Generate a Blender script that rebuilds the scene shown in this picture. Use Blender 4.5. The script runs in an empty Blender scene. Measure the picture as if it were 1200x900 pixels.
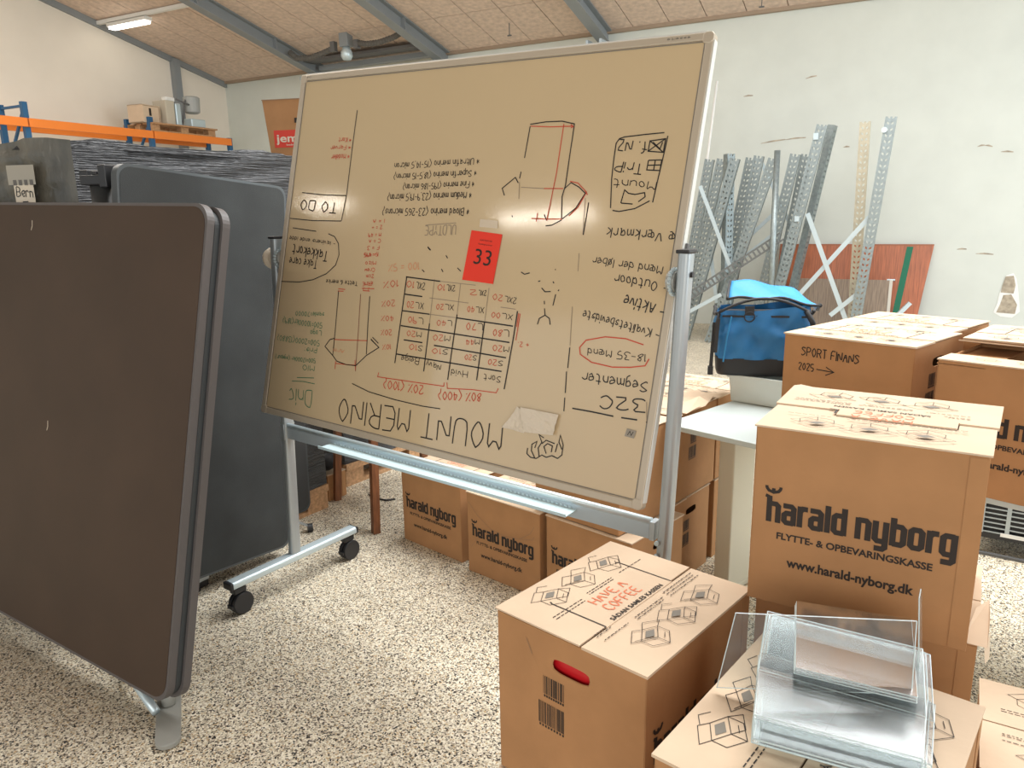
import bpy, bmesh, math, random
from mathutils import Matrix, Vector
random.seed(7)
S = bpy.context.scene
COL = S.collection
PI = math.pi
TH = 0.478                      # room walls are the world axes; the floor plan of the things was surveyed turned by TH
RX = Matrix.Rotation(TH, 4, 'Z')

# ------------------------------------------------------------------ camera
cd = bpy.data.cameras.new('camera'); cam = bpy.data.objects.new('camera', cd); COL.objects.link(cam)
S.camera = cam
cd.sensor_fit = 'HORIZONTAL'; cd.sensor_width = 36.0
cd.lens = 873.5 / 1200 * 36.0
cd.clip_start = 0.05; cd.clip_end = 200
pitch, roll = 0.2232, -0.01735
fw = Vector((0, math.cos(pitch), -math.sin(pitch))); up0 = Vector((0, math.sin(pitch), math.cos(pitch))); rt0 = Vector((1, 0, 0))
rt = rt0 * math.cos(roll) + up0 * math.sin(roll); up = up0 * math.cos(roll) - rt0 * math.sin(roll)
cm = Matrix(((rt.x, up.x, -fw.x, 0), (rt.y, up.y, -fw.y, 0), (rt.z, up.z, -fw.z, 1.55), (0, 0, 0, 1)))
cam.matrix_world = RX @ cm

# ------------------------------------------------------------------ world, lights, exposure
w = bpy.data.worlds.new('world'); S.world = w; w.use_nodes = True
bgn = w.node_tree.nodes['Background']
bgn.inputs['Color'].default_value = (0.86, 0.95, 1.0, 1)
bgn.inputs['Strength'].default_value = 0.9
S.view_settings.view_transform = 'Standard'; S.view_settings.look = 'None'
S.view_settings.exposure = 0.40; S.view_settings.gamma = 1.0; S.view_settings.use_curve_mapping = False

def area(name, loc, sx, sy, power, col=(1, 1, 1), aim=None):
    l = bpy.data.lights.new(name, 'AREA'); l.shape = 'RECTANGLE'; l.size = sx; l.size_y = sy; l.energy = power; l.color = col
    o = bpy.data.objects.new(name, l); COL.objects.link(o); o.location = loc
    if aim:
        o.rotation_euler = (Vector(aim) - Vector(loc)).to_track_quat('-Z', 'Y').to_euler()
    return o
# overhead area lamps added below the closed roof, and tall windows in the unseen side
area('overhead_fill', (0.5, 4.2, 5.0), 5.0, 3.0, 420, (0.97, 0.99, 1.0))
area('overhead_fill', (-6.5, 3.5, 5.2), 5.0, 3.0, 270, (1.0, 0.94, 0.86))
area('window_lamp', (6.5, 6.5, 2.6), 5.0, 3.2, 225, (0.86, 0.95, 1.0), (-3, 7, 1.6))
area('window_lamp', (1.5, -5.5, 2.6), 6.0, 3.0, 170, (1.0, 0.93, 0.85), (-1.5, 4, 1.0))

# ------------------------------------------------------------------ node materials
def new_mat(name):
    m = bpy.data.materials.new(name); m.use_nodes = True
    nt = m.node_tree; b = nt.nodes['Principled BSDF']
    return m, nt, b
def simple(name, col, rough=0.6, metal=0.0, spec=0.5, noise=0.0, scale=20.0, bump=0.0, bscale=200.0, stretch=None, coat=0.0):
    m, nt, b = new_mat(name)
    b.inputs['Base Color'].default_value = (*col, 1); b.inputs['Roughness'].default_value = rough
    b.inputs['Metallic'].default_value = metal; b.inputs['Specular IOR Level'].default_value = spec
    if coat: b.inputs['Coat Weight'].default_value = coat; b.inputs['Coat Roughness'].default_value = 0.15
    tc = nt.nodes.new('ShaderNodeTexCoord'); src = tc.outputs['Object']
    if stretch:
        mp = nt.nodes.new('ShaderNodeMapping'); mp.inputs['Scale'].default_value = stretch
        nt.links.new(src, mp.inputs['Vector']); src = mp.outputs['Vector']
    if noise:
        n = nt.nodes.new('ShaderNodeTexNoise'); n.inputs['Scale'].default_value = scale; n.inputs['Detail'].default_value = 5
        nt.links.new(src, n.inputs['Vector'])
        r = nt.nodes.new('ShaderNodeValToRGB')
        r.color_ramp.elements[0].position = 0.3; r.color_ramp.elements[1].position = 0.7
        r.color_ramp.elements[0].color = (*[max(0, c * (1 - noise)) for c in col], 1)
        r.color_ramp.elements[1].color = (*[min(1, c * (1 + noise)) for c in col], 1)
        nt.links.new(n.outputs['Fac'], r.inputs['Fac']); nt.links.new(r.outputs['Color'], b.inputs['Base Color'])
    if bump:
        n2 = nt.nodes.new('ShaderNodeTexNoise'); n2.inputs['Scale'].default_value = bscale; n2.inputs['Detail'].default_value = 3
        nt.links.new(src, n2.inputs['Vector'])
        bp = nt.nodes.new('ShaderNodeBump'); bp.inputs['Strength'].default_value = bump; bp.inputs['Distance'].default_value = 0.002 if not stretch else 0.01
        nt.links.new(n2.outputs['Fac'], bp.inputs['Height']); nt.links.new(bp.outputs['Normal'], b.inputs['Normal'])
    return m
def emit(name, col, s):
    m, nt, b = new_mat(name)
    b.inputs['Base Color'].default_value = (*col, 1); b.inputs['Emission Color'].default_value = (*col, 1); b.inputs['Emission Strength'].default_value = s
    return m
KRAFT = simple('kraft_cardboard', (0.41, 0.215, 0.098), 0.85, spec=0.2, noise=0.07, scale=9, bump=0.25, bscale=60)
KRAFT2 = simple('kraft_lit', (0.62, 0.478, 0.342), 0.85, spec=0.2, noise=0.05, scale=9, bump=0.25, bscale=60)  # same cardboard, paler: the bright top light is put into the colour
KEDGE = simple('kraft_edge', (0.30, 0.18, 0.10), 0.9)
INK = simple('print_ink', (0.022, 0.014, 0.010), 0.7)
INKG = simple('print_grey', (0.20, 0.18, 0.15), 0.8)
INKO = simple('print_orange', (0.75, 0.20, 0.10), 0.8)
INKR = simple('print_red', (0.62, 0.05, 0.03), 0.7)
WALLB = simple('painted_back_wall', (0.62, 0.65, 0.60), 0.75, noise=0.03, scale=3, bump=0.1, bscale=40)
WALLL = simple('painted_left_wall', (0.77, 0.71, 0.615), 0.75, noise=0.03, scale=2)
WOODWOOL = simple('wood_wool_ceiling', (0.64, 0.505, 0.41), 0.95, noise=0.16, scale=14, bump=0.6, bscale=90, stretch=(1, 1, 1))
GAP = simple('ceiling_gap', (0.20, 0.13, 0.09), 0.95)
STEELG = simple('painted_grey_steel', (0.24, 0.26, 0.27), 0.5, spec=0.4)
STEELB = simple('light_grey_steel', (0.42, 0.49, 0.54), 0.42, metal=0.3)
DGREY = simple('dark_grey_and_shadow', (0.12, 0.12, 0.12), 0.7)
GALV = simple('galvanised_steel', (0.27, 0.315, 0.32), 0.42, metal=0.55, noise=0.18, scale=30)
ALU = simple('grey_aluminium', (0.42, 0.46, 0.48), 0.38, metal=0.55)
ALUL = simple('light_aluminium', (0.56, 0.66, 0.70), 0.35, metal=0.4)
BLACKP = simple('black_plastic', (0.018, 0.018, 0.02), 0.45)
BRDM = simple('board_enamel', (0.58, 0.45, 0.275), 0.10, spec=0.55, noise=0.015, scale=2)
BRDF = simple('board_frame', (0.50, 0.43, 0.33), 0.4, metal=0.2)
BRDW = simple('board_edge_trim', (0.70, 0.70, 0.66), 0.35, metal=0.2)
MK = simple('marker_black', (0.012, 0.01, 0.009), 0.5); MR = simple('marker_red', (0.55, 0.06, 0.025), 0.5)
MG = simple('marker_green', (0.03, 0.20, 0.10), 0.5); MF = simple('marker_faded', (0.27, 0.21, 0.145), 0.5)
MO = simple('marker_pale_red', (0.62, 0.25, 0.12), 0.5); MD = simple('marker_dark_red', (0.20, 0.06, 0.035), 0.5)
BROWN = simple('brown_laminate', (0.058, 0.035, 0.022), 0.55, spec=0.35, noise=0.12, scale=3)
GEDGE = simple('grey_edging', (0.10, 0.09, 0.088), 0.5); DEDGE = simple('dark_edging', (0.035, 0.04, 0.042), 0.6)
SLATE = simple('slate_felt', (0.030, 0.033, 0.033), 0.8, noise=0.25, scale=4, bump=0.4, bscale=400)
SLATE2 = simple('charcoal_felt', (0.028, 0.028, 0.028), 0.8, noise=0.3, scale=4)
FOOTM = simple('foot_paint', (0.30, 0.30, 0.27), 0.5)
ORANGE = simple('orange_beam', (0.80, 0.22, 0.03), 0.5); BLUE = simple('blue_upright', (0.02, 0.10, 0.22), 0.5)
PALLET = simple('pallet_wood', (0.42, 0.24, 0.12), 0.8, noise=0.3, scale=8, stretch=(1, 8, 8))
CREAM = simple('cream_enamel', (0.66, 0.60, 0.46), 0.45); DESKW = simple('desk_white', (0.50, 0.56, 0.55), 0.35)
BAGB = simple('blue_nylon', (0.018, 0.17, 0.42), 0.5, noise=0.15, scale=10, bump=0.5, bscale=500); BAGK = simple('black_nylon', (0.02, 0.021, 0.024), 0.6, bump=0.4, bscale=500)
PAPER = simple('paper_white', (0.66, 0.58, 0.46), 0.7); REDP = simple('red_paper', (0.78, 0.035, 0.012), 0.6)
WHITE = simple('white_paint', (0.8, 0.8, 0.77), 0.5); GREEN = simple('green_tape', (0.0, 0.14, 0.07), 0.6)
TEAK = simple('orange_brown_veneer', (0.36, 0.10, 0.035), 0.45, noise=0.35, scale=5, stretch=(14, 1, 0.8))
OAKG = simple('grey_oak_veneer', (0.27, 0.20, 0.145), 0.6, noise=0.3, scale=6, stretch=(14, 1, 0.8))
STOOLW = simple('stool_wood', (0.20, 0.075, 0.03), 0.5, noise=0.3, scale=10, stretch=(6, 6, 1))
PLASTER = simple('bare_plaster', (0.40, 0.34, 0.26), 0.9, noise=0.3, scale=20)
REDC = simple('red_plastic', (0.55, 0.01, 0.015), 0.4)
FILM = simple('black_stretch_film', (0.016, 0.016, 0.018), 0.30, spec=0.5, bump=0.9, bscale=1.0, stretch=(6, 6, 170))
FILMG = simple('translucent_grey_film', (0.10, 0.092, 0.072), 0.32, spec=0.5, noise=0.45, scale=5, bump=0.8, bscale=9, stretch=(3, 3, 1))
BIN = simple('milky_plastic', (0.62, 0.66, 0.63), 0.3)

def floor_material():
    m, nt, b = new_mat('pebble_resin_floor')
    tc = nt.nodes.new('ShaderNodeTexCoord')
    def vor(scale):
        v = nt.nodes.new('ShaderNodeTexVoronoi'); v.inputs['Scale'].default_value = scale; v.inputs['Randomness'].default_value = 1.0
        nt.links.new(tc.outputs['Object'], v.inputs['Vector']); return v
    v1 = vor(210.0)
    sep = nt.nodes.new('ShaderNodeSeparateColor'); nt.links.new(v1.outputs['Color'], sep.inputs['Color'])
    r = nt.nodes.new('ShaderNodeValToRGB'); r.color_ramp.interpolation = 'CONSTANT'
    els = [(0.0, (0.012, 0.010, 0.008)), (0.12, (0.13, 0.10, 0.07)), (0.22, (0.50, 0.43, 0.32)), (0.45, (0.72, 0.65, 0.50)), (0.70, (0.88, 0.82, 0.68)), (0.93, (0.55, 0.40, 0.22))]
    r.color_ramp.elements[0].position = 0; r.color_ramp.elements[0].color = (*els[0][1], 1)
    r.color_ramp.elements[1].position = els[1][0]; r.color_ramp.elements[1].color = (*els[1][1], 1)
    for p, c in els[2:]:
        e = r.color_ramp.elements.new(p); e.color = (*c, 1)
    nt.links.new(sep.outputs['Red'], r.inputs['Fac'])
    n = nt.nodes.new('ShaderNodeTexNoise'); n.inputs['Scale'].default_value = 1.3; n.inputs['Detail'].default_value = 4
    nt.links.new(tc.outputs['Object'], n.inputs['Vector'])
    mr = nt.nodes.new('ShaderNodeMapRange'); mr.inputs['To Min'].default_value = 0.82; mr.inputs['To Max'].default_value = 1.08
    nt.links.new(n.outputs['Fac'], mr.inputs['Value'])
    mx = nt.nodes.new('ShaderNodeMix'); mx.data_type = 'RGBA'; mx.blend_type = 'MULTIPLY'; mx.inputs[0].default_value = 1
    nt.links.new(r.outputs['Color'], mx.inputs[6]); nt.links.new(mr.outputs['Result'], mx.inputs[7])
    nt.links.new(mx.outputs[2], b.inputs['Base Color'])
    b.inputs['Roughness'].default_value = 0.42; b.inputs['Specular IOR Level'].default_value = 0.4
    bp = nt.nodes.new('ShaderNodeBump'); bp.inputs['Strength'].default_value = 0.35; bp.inputs['Distance'].default_value = 0.002
    nt.links.new(v1.outputs['Distance'], bp.inputs['Height']); nt.links.new(bp.outputs['Normal'], b.inputs['Normal'])
    return m
FLOOR = floor_material()

def acrylic_material():
    m = bpy.data.materials.new('clear_acrylic'); m.use_nodes = True; nt = m.node_tree; nt.nodes.clear()
    o = nt.nodes.new('ShaderNodeOutputMaterial'); t = nt.nodes.new('ShaderNodeBsdfTransparent'); t.inputs['Color'].default_value = (0.93, 0.95, 0.95, 1)
    g = nt.nodes.new('ShaderNodeBsdfGlossy'); g.inputs['Roughness'].default_value = 0.18
    d = nt.nodes.new('ShaderNodeBsdfDiffuse'); d.inputs['Color'].default_value = (0.62, 0.70, 0.72, 1)
    fr = nt.nodes.new('ShaderNodeFresnel'); fr.inputs['IOR'].default_value = 1.22
    tc = nt.nodes.new('ShaderNodeTexCoord'); n = nt.nodes.new('ShaderNodeTexNoise'); n.inputs['Scale'].default_value = 14; n.inputs['Detail'].default_value = 4
    nt.links.new(tc.outputs['Object'], n.inputs['Vector'])
    mr = nt.nodes.new('ShaderNodeMapRange'); mr.inputs['From Min'].default_value = 0.35; mr.inputs['From Max'].default_value = 0.75; mr.inputs['To Min'].default_value = 0.02; mr.inputs['To Max'].default_value = 0.13
    nt.links.new(n.outputs['Fac'], mr.inputs['Value'])
    m1 = nt.nodes.new('ShaderNodeMixShader'); m2 = nt.nodes.new('ShaderNodeMixShader')
    nt.links.new(mr.outputs['Result'], m1.inputs['Fac']); nt.links.new(t.outputs[0], m1.inputs[1]); nt.links.new(d.outputs[0], m1.inputs[2])
    nt.links.new(fr.outputs[0], m2.inputs['Fac']); nt.links.new(m1.outputs[0], m2.inputs[1]); nt.links.new(g.outputs[0], m2.inputs[2])
    nt.links.new(m2.outputs[0], o.inputs['Surface'])
    return m
ACR = acrylic_material()
ACRE = simple('acrylic_edge', (0.62, 0.70, 0.70), 0.2)

# ------------------------------------------------------------------ mesh helpers
class MB:
    def __init__(s): s.v = []; s.f = []; s.m = []; s.cur = 0
    def mesh(s, vs, fs, M=None):
        n = len(s.v)
        s.v += [tuple(M @ Vector(p)) if M else tuple(p) for p in vs]
        s.f += [tuple(n + i for i in f) for f in fs]; s.m += [s.cur] * len(fs)
        return s
    def box(s, a, b, M=None):
        x0, y0, z0 = a; x1, y1, z1 = b
        return s.mesh([(x0, y0, z0), (x1, y0, z0), (x1, y1, z0), (x0, y1, z0), (x0, y0, z1), (x1, y0, z1), (x1, y1, z1), (x0, y1, z1)],
                      [(0, 3, 2, 1), (4, 5, 6, 7), (0, 1, 5, 4), (1, 2, 6, 5), (2, 3, 7, 6), (3, 0, 4, 7)], M)
    def prism(s, poly, z0, z1, M=None):
        n = len(poly); vs = [(p[0], p[1], z0) for p in poly] + [(p[0], p[1], z1) for p in poly]
        return s.mesh(vs, [tuple(range(n - 1, -1, -1)), tuple(range(n, 2 * n))] + [(i, (i + 1) % n, (i + 1) % n + n, i + n) for i in range(n)], M)
    def bar(s, p, q, w, h, upv=(0, 0, 1)):
        p, q = Vector(p), Vector(q); d = (q - p); L = d.length; d.normalize(); u = Vector(upv)
        if abs(d.dot(u)) > 0.98: u = Vector((0, 1, 0))
        r = d.cross(u).normalized(); u = r.cross(d).normalized()
        M = Matrix(((d.x, r.x, u.x, p.x), (d.y, r.y, u.y, p.y), (d.z, r.z, u.z, p.z), (0, 0, 0, 1)))
        return s.box((0, -w / 2, -h / 2), (L, w / 2, h / 2), M)
    def tube(s, pts, r, n=10, caps=True):
        pts = [Vector(p) for p in pts]; rings = []; base = len(s.v)
        rr = r if isinstance(r, (list, tuple)) else [r] * len(pts)
        prev = None
        for i, p in enumerate(pts):
            t = (pts[min(i + 1, len(pts) - 1)] - pts[max(i - 1, 0)]).normalized()
            u = prev if prev else (Vector((0, 0, 1)) if abs(t.z) < 0.9 else Vector((1, 0, 0)))
            a = t.cross(u).normalized(); b = a.cross(t).normalized(); prev = b
            rings.append([p + (a * math.cos(2 * PI * k / n) + b * math.sin(2 * PI * k / n)) * rr[i] for k in range(n)])
        vs = [v for g in rings for v in g]; fs = []
        for i in range(len(pts) - 1):
            for k in range(n):
                fs.append((i * n + k, i * n + (k + 1) % n, (i + 1) * n + (k + 1) % n, (i + 1) * n + k))
        if caps: fs += [tuple(range(n - 1, -1, -1)), tuple((len(pts) - 1) * n + k for k in range(n))]
        return s.mesh(vs, fs)
    def ribbon(s, pts, w, z=0.0, closed=False):
        P = [Vector((p[0], p[1])) for p in pts]; Q = []
        for p in P:
            if not Q or (p - Q[-1]).length > 1e-6: Q.append(p)
        if len(Q) < 2: return s
        n = len(Q); L = []; R = []
        for i in range(n):
            if closed: a = Q[i] - Q[i - 1]; b = Q[(i + 1) % n] - Q[i]
            else: a = Q[i] - Q[i - 1] if i else Q[1] - Q[0]; b = Q[i + 1] - Q[i] if i < n - 1 else Q[n - 1] - Q[n - 2]
            if a.length < 1e-7: a = b
            if b.length < 1e-7: b = a
            a = a.normalized(); b = b.normalized(); na = Vector((-a.y, a.x)); nb = Vector((-b.y, b.x)); m = na + nb
            if m.length < 0.35: m = na; k = 1
            else: m.normalize(); k = 1 / max(0.5, m.dot(na))
            L.append(Q[i] + m * (w / 2 * k)); R.append(Q[i] - m * (w / 2 * k))
        vs = [(p.x, p.y, z) for p in L] + [(p.x, p.y, z) for p in R]
        fs = [(n + i, n + (i + 1) % n, (i + 1) % n, i) for i in range(n if closed else n - 1)]
        return s.mesh(vs, fs)
    def data(s, name, mats, smooth=False):
        me = bpy.data.meshes.new(name); me.from_pydata(s.v, [], s.f); me.update()
        for m in (mats if isinstance(mats, (list, tuple)) else [mats]): me.materials.append(m)
        if any(s.m): me.polygons.foreach_set('material_index', s.m)
        if smooth: me.polygons.foreach_set('use_smooth', [True] * len(me.polygons))
        return me
    def build(s, name, mats, parent=None, M=None, smooth=False, bevel=0.0, seg=2):
        o = link(name, s.data(name, mats, smooth), parent, M)
        if bevel:
            b = o.modifiers.new('bevel', 'BEVEL'); b.width = bevel; b.segments = seg; b.limit_method = 'ANGLE'; b.angle_limit = 0.6
        return o
def link(name, data, parent=None, M=None):
    o = bpy.data.objects.new(name, data); COL.objects.link(o)
    if parent: o.parent = parent
    if M is not None: o.matrix_basis = M
    return o
def tag(o, label=None, cat=None, group=None, kind=None):
    if label: o['label'] = label
    if cat: o['category'] = cat
    if group: o['group'] = group
    if kind: o['kind'] = kind
    return o
def T(x, y, z=0.0): return Matrix.Translation((x, y, z))
def RZ(a): return Matrix.Rotation(a, 4, 'Z')
def survey(x, y, z=0.0, yaw=0.0): return RX @ T(x, y, z) @ RZ(yaw)      # surveyed floor-plan frame -> world
def root(name, M, label, cat, group=None):
    return tag(link(name, None, None, M), label, cat, group)
def noisef(x, y, k=0):
    return math.sin(x * 12.9898 + y * 78.233 + k * 3.1) * 43758.5453 % 1.0

# ------------------------------------------------------------------ lettering: pen strokes and printed type
GL = {'A': '022842;1535', 'B': '0208;0828473505;3544432202', 'C': '473818060413223243', 'D': '02082847433202', 'E': '48080242;0535', 'F': '480802;0535',
'G': '47381806041232434525', 'H': '0208;4842;0545', 'I': '0802', 'J': '3833221203', 'K': '0208;480542', 'L': '080242', 'M': '0208254842', 'N': '02084248',
'O': '281705132233453728', 'P': '0208;0828473505', 'Q': '281705132233453728;3341', 'R': '0208;0828473505;2542', 'S': '472807163544331203', 'T': '0848;2822',
'U': '080312324348', 'V': '082248', 'W': '0812253248', 'X': '0842;0248', 'Y': '082548;2522', 'Z': '08480242', '\u00c6': '022822;1525;2848;2545;2242', '\u00c5': '022642;1434;1828',
'a': '361605132335;363242', 'b': '0208;051635332202', 'c': '361605132233', 'd': '3832;351605132233', 'e': '0434362605132233', 'f': '38281722;0636',
'g': '361605132334;36312010', 'h': '0208;05163532', 'i': '0602;0708', 'j': '261110;2728', 'k': '0208;360432', 'l': '0802', 'm': '0206;05162522;25364542',
'n': '0206;05163532', 'o': '1605132233352616', 'p': '0600;051635332202', 'q': '3630;351605132233', 'r': '0206;05162635', 's': '35160534231203', 't': '18132232;0636',
'u': '0603122233;3632', 'v': '062236', 'w': '0612253246', 'x': '0632;3602', 'y': '0613;3610', 'z': '06360232', '\u00f8': '1605132233352616;0137', '\u00e6': '2616051323;2622;24444626;2242',
'0': '281705132233453728', '1': '071812', '2': '071838470242', '3': '0848254443321203', '4': '3832;280444', '5': '48080535443212', '6': '3806041332443505',
'7': '084812', '8': '28162544331203254728', '9': '4526160718384742', '%': '4802;0817;3343', '(': '3816041330', ')': '1836341310', '-': '0535', '.': '1213',
',': '1211', ':': '1516;1213', '=': '0636;0434', '+': '0545;2723', '&': '4217382705122244', '*': '2723;0634;3604', '#': '1714;3734;0636;0535', "'": '2826', '>': '0535;273523'}
def smooth2(P):
    if len(P) < 3: return P
    o = [P[0]]
    for i in range(len(P) - 1):
        a, b = P[i], P[i + 1]
        o += [(a[0] * .75 + b[0] * .25, a[1] * .75 + b[1] * .25), (a[0] * .25 + b[0] * .75, a[1] * .25 + b[1] * .75)]
    return [P[0]] + o[2:-1] + [P[-1]]
def pen_layout(s):
    out = []; x = 0
    for ch in s:
        if ch == ' ': x += 3; continue
        g = GL.get(ch, '0242'); mx = 0
        for st in g.split(';'):
            P = [(int(st[i]), int(st[i + 1]) - 2) for i in range(0, len(st), 2)]
            mx = max(mx, max(p[0] for p in P))
            out.append([(p[0] + x, p[1]) for p in P])
        x += mx + 1.3
    return out, max(1, x - 1.3)
def pen_text(mb, s, p0, p1, h, w, z=0.0, jit=0.25, rnd=None):
    rnd = rnd or random
    lay, W = pen_layout(s)
    ax = Vector((p1[0] - p0[0], p1[1] - p0[1])); L = ax.length; ax.normalize(); ay = Vector((-ax.y, ax.x))
    sx = L / W; sy = h / 6
    for P in lay:
        P = smooth2([(a + rnd.uniform(-jit, jit), b + rnd.uniform(-jit, jit)) for a, b in P])
        mb.ribbon([(p0[0] + ax.x * a * sx + ay.x * b * sy, p0[1] + ax.y * a * sx + ay.y * b * sy) for a, b in P], w, z)
def type_mesh(s, width, height, bold=0.0):
    """printed type: built-in font turned into a flat mesh, scaled to width and cap height, origin at baseline left"""
    c = bpy.data.curves.new('type', 'FONT'); c.body = s; c.offset = bold; c.resolution_u = 3
    o = bpy.data.objects.new('type', c); COL.objects.link(o)
    dg = bpy.context.evaluated_depsgraph_get(); me = bpy.data.meshes.new_from_object(o.evaluated_get(dg))
    bpy.data.objects.remove(o); bpy.data.curves.remove(c)
    xs = [v.co.x for v in me.vertices]
    x0, x1 = min(xs), max(xs); sx = width / (x1 - x0); sy = height / 0.69
    vs = [((v.co.x - x0) * sx, v.co.y * sy, 0) for v in me.vertices]; fs = [tuple(p.vertices) for p in me.polygons]
    bpy.data.meshes.remove(me)
    return vs, fs
FATG = {'h': ([(.5, 0, .5, 6.6)], [[(.5, 4.7), (2.1, 4.7), (2.6, 4.2), (2.6, 0)]]), 'a': ([], [[(.2, 4.7), (2.1, 4.7), (2.6, 4.2), (2.6, 0)], [(2.6, 2.9), (1, 2.9), (.5, 2.4), (.5, 1), (1, .5), (2.6, .5)]]),
'r': ([(.5, 0, .5, 5.2)], [[(.5, 4.0), (1.1, 4.7), (2.2, 4.7)]]), 'l': ([(.5, 0, .5, 6.6)], []), 'd': ([(2.6, 0, 2.6, 6.6)], [[(2.6, 4.7), (1, 4.7), (.5, 4.2), (.5, 1), (1, .5), (2.6, .5)]]),
'n': ([(.5, 0, .5, 5.2)], [[(.5, 4.7), (2.1, 4.7), (2.6, 4.2), (2.6, 0)]]), 'y': ([], [[(.5, 5.2), (.5, 1), (1, .5), (2.6, .5)], [(2.6, 5.2), (2.6, -.8), (2.1, -1.3), (.5, -1.3)]]),
'b': ([(.5, 0, .5, 6.6)], [[(.5, 4.7), (2.1, 4.7), (2.6, 4.2), (2.6, 1), (2.1, .5), (.5, .5)]]), 'o': ([], [[(.5, 2.6), (.5, 4.2), (1, 4.7), (2.1, 4.7), (2.6, 4.2), (2.6, 1), (2.1, .5), (1, .5), (.5, 1), (.5, 2.6)]]),
'g': ([], [[(2.6, 4.7), (1, 4.7), (.5, 4.2), (.5, 1), (1, .5), (2.6, .5)], [(2.6, 5.2), (2.6, -.8), (2.1, -1.3), (.4, -1.3)]])}
def logo_mesh(L=0.41, H=0.38):
    """the shop's mark and two lines of type for the long face of a moving box, in the XZ plane facing -Y"""
    mb = MB(); fl = MB(); x = 0.0
    for ch in 'harald nyborg':
        if ch == ' ': x += 1.5; continue
        st, pl = FATG[ch]
        for a, b, c, d in st: fl.ribbon([(a + x, b), (c + x, d)], 1.26)
        for i, P in enumerate(pl): fl.ribbon([(p[0] + x, p[1]) for p in P], 1.26, -.00025 * (i + 1))
        x += (1.0 if ch == 'l' else 2.1 if ch == 'r' else 3.1) + 0.42
    W = x - .42
    cr = [(-.3, 8.6), (.2, 7.9), (1.3, 7.55), (2.4, 7.9), (2.9, 8.6)]
    fl.ribbon(cr, .75); fl.ribbon([(1.3, 7.6), (1.3, 8.6)], .8, -.0002); fl.ribbon([(-.3, 8.5), (-.3, 9.1)], .7, -.0002); fl.ribbon([(2.9, 8.5), (2.9, 9.1)], .7, -.0002); fl.ribbon([(-.45, 6.6), (.7, 6.2)], .8, -.0002)
    sx = 0.84 * L / W; sz = 0.148 * H / 6.6; x0 = 0.075 * L; z0 = 0.475 * H
    mb.mesh([(v[0] * sx + x0, v[2], v[1] * sz + z0) for v in fl.v], fl.f)
    for s, a, b, z, h in (('FLYTTE- & OPBEVARINGSKASSE', .13, .83, .385, .036), ('www.harald-nyborg.dk', .187, .765, .235, .05)):
        vs, fs = type_mesh(s, (b - a) * L, h * H, 0.032)
        mb.mesh([(v[0] + a * L, 0, v[1] + z * H) for v in vs], fs)
    return mb.data('printed_logo', INK)
LOGO = logo_mesh()

def barcode_mesh():
    """two barcodes below the hand hole, local plane y (across) / z (up), facing -X"""
    mb = MB(); rd = random.Random(3)
    for zc, w, h in ((.235, .052, .040), (.165, .066, .050)):
        x = 0.0
        while x < w:
            b = rd.choice((.0012, .002, .003)); mb.mesh([(0, .165 + x, zc), (0, .165 + x, zc + h), (0, .165 + x + b, zc + h), (0, .165 + x + b, zc)], [(0, 1, 2, 3)]); x += b + rd.choice((.001, .0018, .0026))
        for k in range(9):
            mb.mesh([(0, .165 + k * w / 9, zc - .007), (0, .165 + k * w / 9, zc - .002), (0, .165 + k * w / 9 + .004, zc - .002), (0, .165 + k * w / 9 + .004, zc - .007)], [(0, 1, 2, 3)])
    return mb.data('printed_barcode', INK)
BARC = barcode_mesh()

def diagram(mb, g, cx, cy, s, rot, k):
    """one small line drawing of an opened box: outline, flaps, grey inside"""
    c, sn = math.cos(rot), math.sin(rot)
    def q(P): return [(cx + (x * c - y * sn) * s, cy + (x * sn + y * c) * s) for x, y in P]
    w = .0013
    top = [(-1, .1), (.1, .75), (1.1, .25), (0, -.45)]
    mb.ribbon(q(top + top[:1]), w); mb.ribbon(q([(-1, .1), (-1, -.7), (0, -1.3), (1.1, -.6), (1.1, .25)]), w); mb.ribbon(q([(0, -.45), (0, -1.3)]), w)
    mb.ribbon(q([(-1, .1), (-1.6, .45), (-.45, 1.15), (.1, .75)]), w)
    if k % 2: mb.ribbon(q([(1.1, .25), (1.8, .55), (.8, 1.2), (.1, .75)]), w); mb.ribbon(q([(0, -.45), (-.3, -.15), (-1.3, .4)]), w)
    else: mb.ribbon(q([(0, -.45), (.7, -.9), (1.7, -.3), (1.1, .25)]), w); mb.ribbon(q([(-.3, 1.1), (.3, 1.5), (.9, 1.1)]), w)
    P = q([(-.55, .12), (.1, .5), (.65, .22), (0, -.2)]); g.mesh([(p[0], p[1], 0) for p in P], [(0, 1, 2, 3) if sn * 0 == 0 else (3, 2, 1, 0)])
    mb.ribbon(q([(.3, -.75), (.8, -.45)]), w)
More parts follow.
